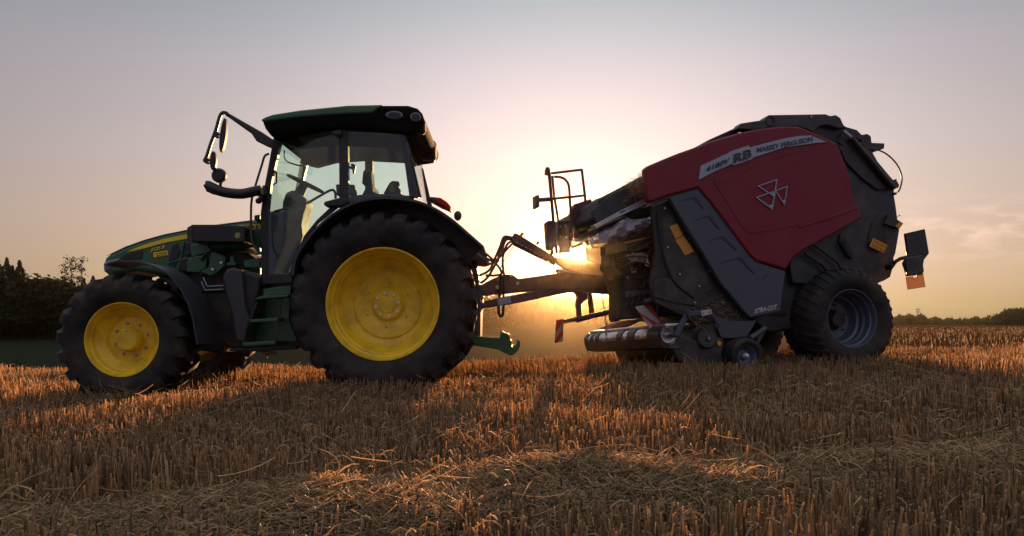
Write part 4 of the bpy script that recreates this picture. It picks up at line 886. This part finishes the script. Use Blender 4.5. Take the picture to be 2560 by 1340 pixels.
# pickup: wind-guard roller, reel, side plates, gauge wheels
N0 = B.at(*c6((655, 790))[0], .14); N1 = N0+B.w*2.06
MB().tube([N0+B.w*.03, N1], .088, 32).build('wind_guard_roller', M['polish'], ba)
for t0, t1 in ((.03, .30), (.62, .80), (.94, 1.08), (1.62, 1.72), (1.8, 1.88), (1.98, 2.08)):
    MB().tube([N0+B.w*t0, N0+B.w*t1], .096, 32).build('roller_band', M['blk'], ba)
MB().lathe(B, N0, [(.03, .0), (0, .075), (-.006, .08), (-.006, .074), (.0, .06), (.004, .02), (-.02, .018), (-.022, 0)], 36).build('roller_end_disc', M['polish'], ba)
MB().tube([N0+B.a*-.015-B.u*.10+B.w*0, N1-B.a*.015-B.u*.10], .03, 12).build('guard_strip', M['blk'], ba)
MB().ext([N0+B.u*-.02+B.a*-.10, N0+B.u*-.13+B.a*-.06, N0+B.u*-.15+B.a*.12, N0+B.u*-.12+B.a*.14, N0+B.u*-.10+B.a*-.02], B.w*2.08).build('lower_guard', M['frame'], ba, bevel=.008)
bt('guard_rod', [(B_[0], B_[1]) for B_ in c6((740, 690))]+[(B_[0], B_[1]) for B_ in c6((600, 712))], .3, .02, M['brown'])
R0 = N0+B.u*.10-B.a*.02; MB().tube([R0+B.a*.25, R0+B.a*.02+B.w*.02, R0+B.w*2.0], [.018, .020, .020], 12).build('guard_rod', M['steel'], ba)
for k in range(16):
    s = N0+B.w*(1.0+k*.06)+B.u*.12; MB().tube([s, s+B.a*.30+B.u*.10+B.w*.1], .005, 6).build('guard_tine', M['steel'], ba)
for k in range(7):
    q0, q1 = c4((880, 950+0), (950, 960))
RC = B.at(*c6((930, 850))[0], .20)
MB().tube([RC, RC+B.w*1.9], .20, 36).build('pickup_reel', M['frame'], ba)
mb = MB()
for i in range(26):
    for k in range(5):
        a = 2*PI*(k+.13*i)/5; s = RC+B.w*(.05+.07*i); d = (B.a*math.cos(a)+B.u*math.sin(a)); mb.tube([s+d*.18, s+d*.24+B.a*.01], .004, 5)
mb.build('pickup_tines', M['steel'], ba)
bp('pickup_side', c6((690, 870), (740, 800), (860, 830), (980, 810), (1040, 812), (1040, 1000), (980, 1030), (800, 1010), (720, 960)), .15, .04, M['frame'], .01)
c = B.at(*c6((930, 815))[0], .13); MB().lathe(B, c, [(.03, .10), (0, .105), (-.02, .09), (-.02, .03), (-.035, .02), (-.035, 0)], 32).build('reel_drive_cover', M['grey2'], ba)
MB().tube([c-B.w*.03, c-B.w*.05], .012, 8).build('bolt', M['steel'], ba)
bp('crank_arm', c6((700, 792), (735, 802), (760, 750), (800, 672), (830, 656), (900, 645), (960, 636), (960, 606), (830, 620), (800, 604), (780, 606), (778, 640), (750, 685), (724, 740)), .08, .035, M['grey'], .008)
bt('crank_shaft', c6((664, 790), (712, 792)), .09, .018, M['blk'])
bp('crank_arm', c6((770, 602), (790, 602), (815, 650), (830, 688), (815, 690), (790, 650)), .065, .012, M['brown'], .003)
bp('bracket_label', c6((888, 616), (962, 603), (966, 640), (896, 656)), .074, .005, M['white'], .001)
for q in ((906, 636), (948, 627)):
    c = B.at(*c6(q)[0], .073); MB().tube([c, c-B.w*.006], .007, 8).build('bolt', M['frame'], ba)
bp('height_bracket', c6((962, 640), (978, 650), (1010, 660), (1110, 690), (1200, 690), (1282, 684), (1262, 730), (1210, 800), (1110, 812), (1034, 808), (1000, 730)), .16, .015, M['grey'], .004)
for k in range(5):
    c = B.at(*c6((982+k*9, 664+k*17))[0], .155); MB().tube([c, c-B.w*.004], .010, 10).build('adjustment_hole', M['blk'], ba)
bt('gauge_wheel_arm', c6((1242, 812), (1346, 742)), .15, .030, M['grey'], n=16)
bt('gauge_wheel_arm', c6((1215, 935), (1280, 850), (1340, 750)), .26, .03, M['frame'])
c = B.at(*c6((1018, 850))[0], .12); MB().lathe(B, c, [(0, .026), (-.008, .024), (-.012, 0)], 24).build('round_reflector', M['amber'], ba)
PG = [(0, .105), (-.01, .115), (-.03, .135), (-.03, .155), (-.01, .178), (.04, .186), (.10, .188), (.16, .186), (.20, .178), (.22, .155), (.21, .13), (.19, .11), (.15, .095), (.03, .095)]
def gw(c, s):
    e = part_empty('gauge_wheel', ba); MB().lathe(B, c, PG, 56, s, close=True).build('tyre', M['rubber'], e)
    MB().lathe(B, c, [(.02, .098), (0, .110), (-.006, .108), (-.002, .100), (.02, .094), (.03, .085), (.05, .080), (.06, .055), (.055, .035), (.05, .03), (.02, .026), (.01, .0)], 40, s).build('rim', M['wheelgrey'], e)
    MB().lathe(B, c, [(.03, .03), (-.005, .024), (-.02, .014), (-.022, 0)], 20, s).build('hub_cap', M['chrome'], e)
cg = B.at(*c6((1213, 936))[0], .04); gw(cg, 1); gw(B.mirror(cg, BM), -1)
bp('wheel_fork', c6((1030, 800), (1200, 795), (1300, 830), (1340, 900), (1310, 1000), (1200, 900), (1060, 860)), .29, .03, M['blk'], .006)
for k in range(5):
    y = 560+k*22; bt('twine_rod', c6((350, 520-k*9), (880, 430+k*3)), .53, .004, M['steel'], n=6)
bt('side_rod', c6((610, 455), (1000, 400)), .5, .008, M['brown'])
text(B, 'lettering', 'X', c5((1036, 1266))[0], c5((1050, 1260))[0], (0, -8), .3, M['silver'], ba)
# pipes, hoses, brackets and bolts in the open intake
rg = random.Random(5)
for k in range(16):
    x0, y0 = rg.uniform(600, 1050), rg.uniform(760, 1150); L = [(x0, y0)]
    for j in range(4): L.append((L[-1][0]+rg.uniform(60, 150), L[-1][1]-rg.uniform(-60, 80)))
    bt('intake_hose', d3(*L), rg.uniform(.36, .5), rg.choice((.007, .010, .013)), rg.choice((M['blk'], M['frame'], M['brown'])), sm=5, n=8)
for k in range(22):
    x, y = rg.uniform(620, 1250), rg.uniform(780, 1330); w, h = rg.uniform(15, 90), rg.uniform(12, 50); s = rg.uniform(-.5, .1)*w
    bp('intake_bracket', d3((x, y), (x+w, y+s), (x+w+rg.uniform(-10, 10), y+s+h), (x+rg.uniform(-10, 10), y+h)), rg.uniform(.44, .52), .03, rg.choice((M['brown'], M['frame'], M['grey2'], M['flarefr'])), .004)
for k in range(30):
    c = B.at(*d3((rg.uniform(620, 1350), rg.uniform(780, 1400)))[0], rg.uniform(.42, .5)); MB().tube([c, c-B.w*.012], .009, 6).build('bolt', M['steel'] if k % 3 == 0 else M['frame'], ba)
for k in range(9):
    bt('chute_rod', d4((330+k*60, 420-k*6), (290+k*62, 560-k*4)), .47, .006, M['frame'], n=6)
# hay caught on the baler
def hay(name, pts, off, n, spread, L, label, parent=None, wv=.3):
    P = np.zeros((n, 5, 3)); R = np.ones((n, 5))*.0016; t = np.linspace(-.5, .5, 5)
    for i in range(n):
        q = random.choice(pts); c = B.at(*q, off+random.uniform(-.03, wv))+Vector([random.gauss(0, spread) for _ in range(3)])
        d = Vector((random.gauss(0, 1), random.gauss(0, 1), random.gauss(0, .7))).normalized(); l = random.uniform(*L); s = Vector((random.gauss(0, 1), random.gauss(0, 1), random.gauss(0, 1)))*l*.35
        for j in range(5): P[i, j] = c+d*l*t[j]+s*(t[j]**2)-Vector((0, 0, abs(t[j])*l*.25))
    o = strands(name, P, R, RNG.beta(2, 2, n), M['straw'], 3); tag(o, label, 'hay', kind='stuff'); return o
hay('hay_clump', c6((870, 600), (920, 590), (960, 570), (1010, 575), (1040, 600), (1080, 620), (1100, 650), (1050, 640), (1120, 680), (1000, 600)), .20, 420, .03, (.06, .22), 'tangle of dry hay lying on the pickup bracket in front of the gauge wheel')
hay('hay_clump', c6((850, 660), (860, 700), (900, 690), (880, 640)), .12, 40, .02, (.1, .3), 'dry stalks hanging down below the pickup crank arm', wv=.05)
hay('hay_clump', c5((480, 580), (510, 560), (540, 520), (560, 500), (520, 540), (560, 560), (550, 600), (500, 600)), .33, 420, .03, (.05, .2), 'hay piled on the front hood beside the red panel', wv=.2)

hay('hay_clump', c6((210, 690), (250, 700), (300, 690), (240, 680)), 1.2, 50, .05, (.05, .2), 'wisps of hay on the pickup below the drawbar', wv=.4)
MB().tube(smooth([B.at(*q, -.05) for q in c6((840, 1030), (862, 975), (890, 930), (925, 906), (955, 905), (975, 920))], 6), .0035, 6).build('grass_stalk', M['straw'], None)
st_ = bpy.data.objects['grass_stalk']; tag(st_, 'single arching dry grass stalk with a drooping ear beside the gauge wheel', 'grass stalk')
e_ = MB().tube(smooth([B.at(*q, -.05) for q in c6((955, 905), (978, 920), (992, 940), (1003, 962))], 5), [.003]+[.008]*14+[.002], 8).build('ear', M['straw'], st_)
# weeds at the foot of the near front wheel
n = 90; P = np.zeros((n, 5, 3)); R = np.ones((n, 5))*.0017; tt = np.linspace(0, 1, 5)
for i in range(n):
    q = T.at(random.uniform(235, 350), 950, -.15); x, y = q.x, q.y+random.uniform(-.12, .08); z = float(hgt(x, y)); a = random.uniform(0, 6.28); l = random.uniform(.12, .30); lean = random.uniform(.2, 1.1)
    for j in range(5): P[i, j] = (x+math.cos(a)*l*lean*tt[j], y+math.sin(a)*l*lean*tt[j]*.5, z+l*tt[j]*(1-.35*lean*tt[j]))
tag(strands('weeds', P, R, RNG.beta(2, 3, n), M['straw'], 3), 'dry weeds and stalks at the foot of the near front tractor wheel', 'weeds', kind='stuff')
# ---------------------------------------------------------------- trees, far wood, mast
def tree_mat(name, c0, c1):
    m = bpy.data.materials.new(name); m.use_nodes = True; G = NG(m.node_tree); p = m.node_tree.nodes['Principled BSDF']
    n = G.noise(G.n('ShaderNodeTexCoord').outputs['Object'], .8, 4, .6); G.put(p.inputs['Base Color'], G.mix(n, (*c0, 1), (*c1, 1)))
    p.inputs['Roughness'].default_value = .9; p.inputs['Specular IOR Level'].default_value = .1; return m
M['leaf'] = tree_mat('leaves', (.012, .022, .010), (.035, .05, .018)); M['bark'] = tree_mat('bark', (.02, .016, .012), (.04, .03, .02))
def tree_mesh(kind, rng, h=10.0):
    """crown of small leaf clumps; returns crown arrays and trunk MB"""
    pts = []; tr_ = MB(); V0 = Vector((0, 0, 0))
    tr_.tube([V0, Vector((0, 0, h*.5)), Vector((0, 0, h*.97))], [h*.016, h*.010, h*.002], 7)
    if kind == 'conifer':
        for i in range(1500):
            t = rng.random()**.8; z = h*(.06+.94*t); R = h*.19*(1-t)**.85*(1+.25*math.sin(t*46)); a = rng.uniform(0, 2*PI); r = R*math.sqrt(rng.uniform(.15, 1)); pts.append((r*math.cos(a), r*math.sin(a), z-r*.35, h*.028*(1-.6*t)))
    elif kind == 'broad':
        cl = []
        for k in range(11):
            a = rng.uniform(0, 2*PI); r = rng.uniform(0, .22)*h; z = h*rng.uniform(.35, .86); cl.append((r*math.cos(a), r*math.sin(a), z, h*rng.uniform(.10, .17)))
            tr_.tube([Vector((0, 0, h*.3)), Vector((r*math.cos(a), r*math.sin(a), z))], [h*.008, h*.002], 5)
        for i in range(1900):
            c = rng.choice(cl); d = Vector((rng.gauss(0, 1), rng.gauss(0, 1), rng.gauss(0, .8))).normalized()*c[3]*rng.random()**.4; pts.append((c[0]+d.x, c[1]+d.y, c[2]+d.z, h*.022))
    else:   # airy birch: narrow, see-through
        for k in range(22):
            z = h*rng.uniform(.3, .98); a = rng.uniform(0, 2*PI); r = h*.15*(1.15-z/h)*rng.uniform(.5, 1.2); q = Vector((r*math.cos(a), r*math.sin(a), z+r*.6)); tr_.tube([Vector((0, 0, z-r*.3)), q], [h*.004, h*.001], 4)
            for i in range(15): 
                d = Vector([rng.gauss(0, h*.028) for _ in range(3)]); pts.append((q.x+d.x, q.y+d.y, q.z+d.z, h*.013))
    V = []; F = []
    for x, y, z, s in pts:
        n = Vector([rng.gauss(0, 1) for _ in range(3)]).normalized(); u = n.orthogonal().normalized(); w = n.cross(u); c = Vector((x, y, z)); b = len(V); k = rng.uniform(.7, 1.5)
        V += [c+u*s*k, c+w*s*.8, c-u*s*k*.8, c-w*s*.9]; F.append((b, b+1, b+2, b+3))
    return V, F, tr_
protos = {}
rng = random.Random(11)
def proto(kind, i):
    if (kind, i) in protos: return protos[(kind, i)]
    V, F, t = tree_mesh(kind, rng); me = bpy.data.meshes.new('crown'); me.from_pydata([tuple(v) for v in V], [], F); me.materials.append(M['leaf'])
    mt = bpy.data.meshes.new('trunk'); mt.from_pydata([tuple(v) for v in t.V], [], t.F); mt.materials.append(M['bark'])
    protos[(kind, i)] = (me, mt); return me, mt
NAMES = {'conifer': 'conifer_tree', 'broad': 'broadleaf_tree', 'birch': 'birch_tree'}
def tree(kind, i, px, Y, top_px, label, group, wide=1.0, base=None):
    x = (px-1280)/FPX*Y; z0 = float(hgt(x, Y)) if base is None else base; zt = EYE-(top_px-HOR)/FPX*Y; h = zt-z0
    r = root(NAMES[kind], (x, Y, z0-.3), label, 'tree', group); r.rotation_euler.z = rng.uniform(0, 6.28); r.scale = (h/10*wide, h/10*wide, h/10)
    for nm, me in zip(('crown', 'trunk'), proto(kind, i)):
        o = bpy.data.objects.new(nm, me); COL.objects.link(o); o.parent = r
    return r
GRP = 'trees of the forest edge behind the meadow'
front = [('conifer', -6, 640), ('conifer', 17, 641), ('conifer', 31, 660), ('conifer', 49, 647), ('broad', 70, 676), ('broad', 92, 684), ('broad', 118, 688), ('broad', 138, 684), ('birch', 163, 642), ('birch', 178, 640), ('birch', 203, 643), ('conifer', 233, 686), ('broad', 256, 704),
         ('conifer', 280, 712), ('broad', 320, 716), ('conifer', 350, 710), ('broad', 395, 716), ('conifer', 440, 712), ('broad', 500, 716), ('conifer', 560, 716), ('broad', 620, 716), ('broad', 700, 718), ('conifer', 770, 716)]
LB_ = {('conifer', 18): 'tall dark spruce at the left edge of the forest skyline', ('conifer', 50): 'lone pointed spruce standing right of the tallest spruces', ('birch', 163): 'airy tall tree, left of the three see-through trees on the skyline', ('birch', 178): 'airy tall tree, middle of the three see-through trees on the skyline', ('birch', 203): 'airy tall tree, rightmost of the three see-through trees on the skyline', ('conifer', 233): 'small dark spruce just left of the bonnet nose'}
for k, (kd, px, tp) in enumerate(front):
    tree(kd, k % 3, px, 172+rng.uniform(-6, 6), tp, LB_.get((kd, px), 'dark tree in the forest edge behind the meadow'), GRP, {'conifer': 1.45, 'broad': 1.4, 'birch': .95}[kd])
for k in range(-20, 64):   # body of the wood behind the skyline trees
    px = -60+k*21+rng.uniform(-6, 6); top = (692 if px < 260 else 716 if px < 900 else 730)+rng.uniform(-3, 14)
    tree(rng.choice(['conifer', 'broad', 'conifer']), k % 3, px, rng.uniform(176, 192), top, 'dark tree in the forest edge behind the meadow', GRP, 1.6)
for k in range(-14, 34):   # lower shrubs and skirts along the edge
    px = -60+k*30+rng.uniform(-8, 8); tree('broad', k % 3, px, rng.uniform(163, 168), 758+rng.uniform(-8, 12), 'low bushy tree along the foot of the forest', 'low trees at the foot of the forest', 2.2)
for k in range(26):
    px = 1195+k*12+rng.uniform(-4, 4); tree(rng.choice(['conifer', 'conifer', 'broad']), k % 3, px, 260+rng.uniform(-10, 10), 734+rng.uniform(-6, 8), 'hazy tree beyond the drawbar in the valley', 'hazy trees seen below the drawbar', 1.4)
# bushes in the meadow, left
for px, tp, lb in ((14, 896, 'small dark bush at the left edge of the meadow'), (52, 888, 'larger dark bush in the meadow above the red stubble')):
    Y = 58; x = (px-1280)/FPX*Y; zt = EYE-(tp-HOR)/FPX*Y; z0 = zt-1.6; z0 = min(z0, zt-1.2)
    b = tree('broad', px % 3, px, Y, tp, lb, 'bushes in the meadow', 1.0); b.name = 'bush'; b['category'] = 'bush'
# far wood on the right: one mass
def wood(name, pxs, Y, topf, label, dens, s):
    V = []; F = []
    for k in range(dens):
        px = rng.uniform(*pxs); yy = Y+rng.uniform(-25, 25); x = (px-1280)/FPX*yy; zt = EYE-(topf(px)+rng.uniform(0, 9)-HOR)/FPX*yy; z0 = float(hgt(x, yy))-1
        w = s*rng.uniform(.6, 1.3); con = rng.random() < .6
        b = len(V); nn = 7
        for q_, (rz, rr) in enumerate(((0, .9), (.45, .95 if con else 1.0), (.72, .5 if con else .85), (.9, .12 if con else .35))):
            for j in range(nn): a = 2*PI*j/nn+k; V.append(Vector((x+w*rr*math.cos(a), yy+w*rr*math.sin(a), z0+(zt-z0)*rz)))
        for q_ in range(3):
            for j in range(nn): F.append((b+q_*nn+j, b+q_*nn+(j+1) % nn, b+(q_+1)*nn+(j+1) % nn, b+(q_+1)*nn+j))
        F.append(tuple(b+3*nn+j for j in range(nn)))
        for j in range(46):
            t = rng.random(); z = z0+(zt-z0)*t; r = w*((1-t)**.8 if con else math.sqrt(max(.05, 1-(t*1.2-.35)**2)))*math.sqrt(rng.random()); a = rng.uniform(0, 6.28); c = Vector((x+r*math.cos(a), yy+r*math.sin(a), z))
            n = Vector([rng.gauss(0, 1) for _ in range(3)]).normalized(); u = n.orthogonal().normalized(); q = n.cross(u); b = len(V); e = s*.33*(1.1-t*.6); V += [c+u*e, c+q*e, c-u*e]; F.append((b, b+1, b+2))
    me = bpy.data.meshes.new(name); me.from_pydata([tuple(v) for v in V], [], F); me.materials.append(M['leaf']); o = bpy.data.objects.new(name, me); COL.objects.link(o); tag(o, label, 'wood', kind='stuff')
wood('far_wood', (2180, 3250), 560, lambda p: 791+3*math.sin(p*.19)-3*math.sin(p*.031)-(5 if abs(p-2275) < 30 else 0), 'far dark wood along the horizon at the right', 760, 3.2)
wood('far_wood', (2490, 3000), 380, lambda p: 770-4*math.sin((p-2490)/60)+ (14 if p < 2510 else 0), 'nearer rounded wood rising at the right edge', 480, 3.6)
wood('far_wood', (1420, 2180), 560, lambda p: 786+4*math.sin(p*.07), 'far wood hidden in haze behind the baler', 500, 3.4)
wood('valley_wood', (1150, 1600), 275, lambda p: 738+4*math.sin(p*.11)+2*math.sin(p*.31), 'hazy wood on the valley side seen below the drawbar', 420, 3.0)
# mast
Y = 520; x = (2295-1280)/FPX*Y; z0 = float(hgt(x, Y)); zt = EYE-(771-HOR)/FPX*Y
ms = root('mast', (x, Y, z0), 'thin lattice mast with cross arms above the far wood', 'mast'); V3 = lambda a, c: Vector((x+a, Y, c))
MB().tube([V3(0, z0-1), V3(0, zt)], [.35, .22], 6).build('pole', M['frame'], ms)
for k, dz in enumerate((.6, 2.4, 4.2)):
    MB().tube([V3(-1.4, zt-dz), V3(1.4, zt-dz)], .15, 5).build('cross_arm', M['frame'], ms)
for a in (-1.25, 0.0, 1.25):
    MB().tube([V3(a, zt-3.0), V3(a, zt-.1)], .16, 5).build('antenna', M['frame'], ms)
# ---------------------------------------------------------------- evening haze: one closed box of even thin dust round everything
hm = bpy.data.materials.new('haze'); hm.use_nodes = True; hm.node_tree.nodes.clear(); G = NG(hm.node_tree)
pv = G.n('ShaderNodeVolumePrincipled'); pv.inputs['Color'].default_value = (.97, .82, .57, 1); pv.inputs['Density'].default_value = HAZE_D
pv.inputs['Anisotropy'].default_value = HAZE_G
o_ = G.n('ShaderNodeOutputMaterial'); hm.node_tree.links.new(pv.outputs[0], o_.inputs['Volume'])
zl_ = float(Z.min())-1.0
hb = MB().box(Vector((0, 440, (15+zl_)/2)), Vector((1300, 0, 0)), Vector((0, 500, 0)), Vector((0, 0, (15-zl_)/2)))
hz_ = add('haze', hb.V, hb.F, hm, None); tag(hz_, 'thin golden evening haze in the air over the field', 'haze', kind='stuff')
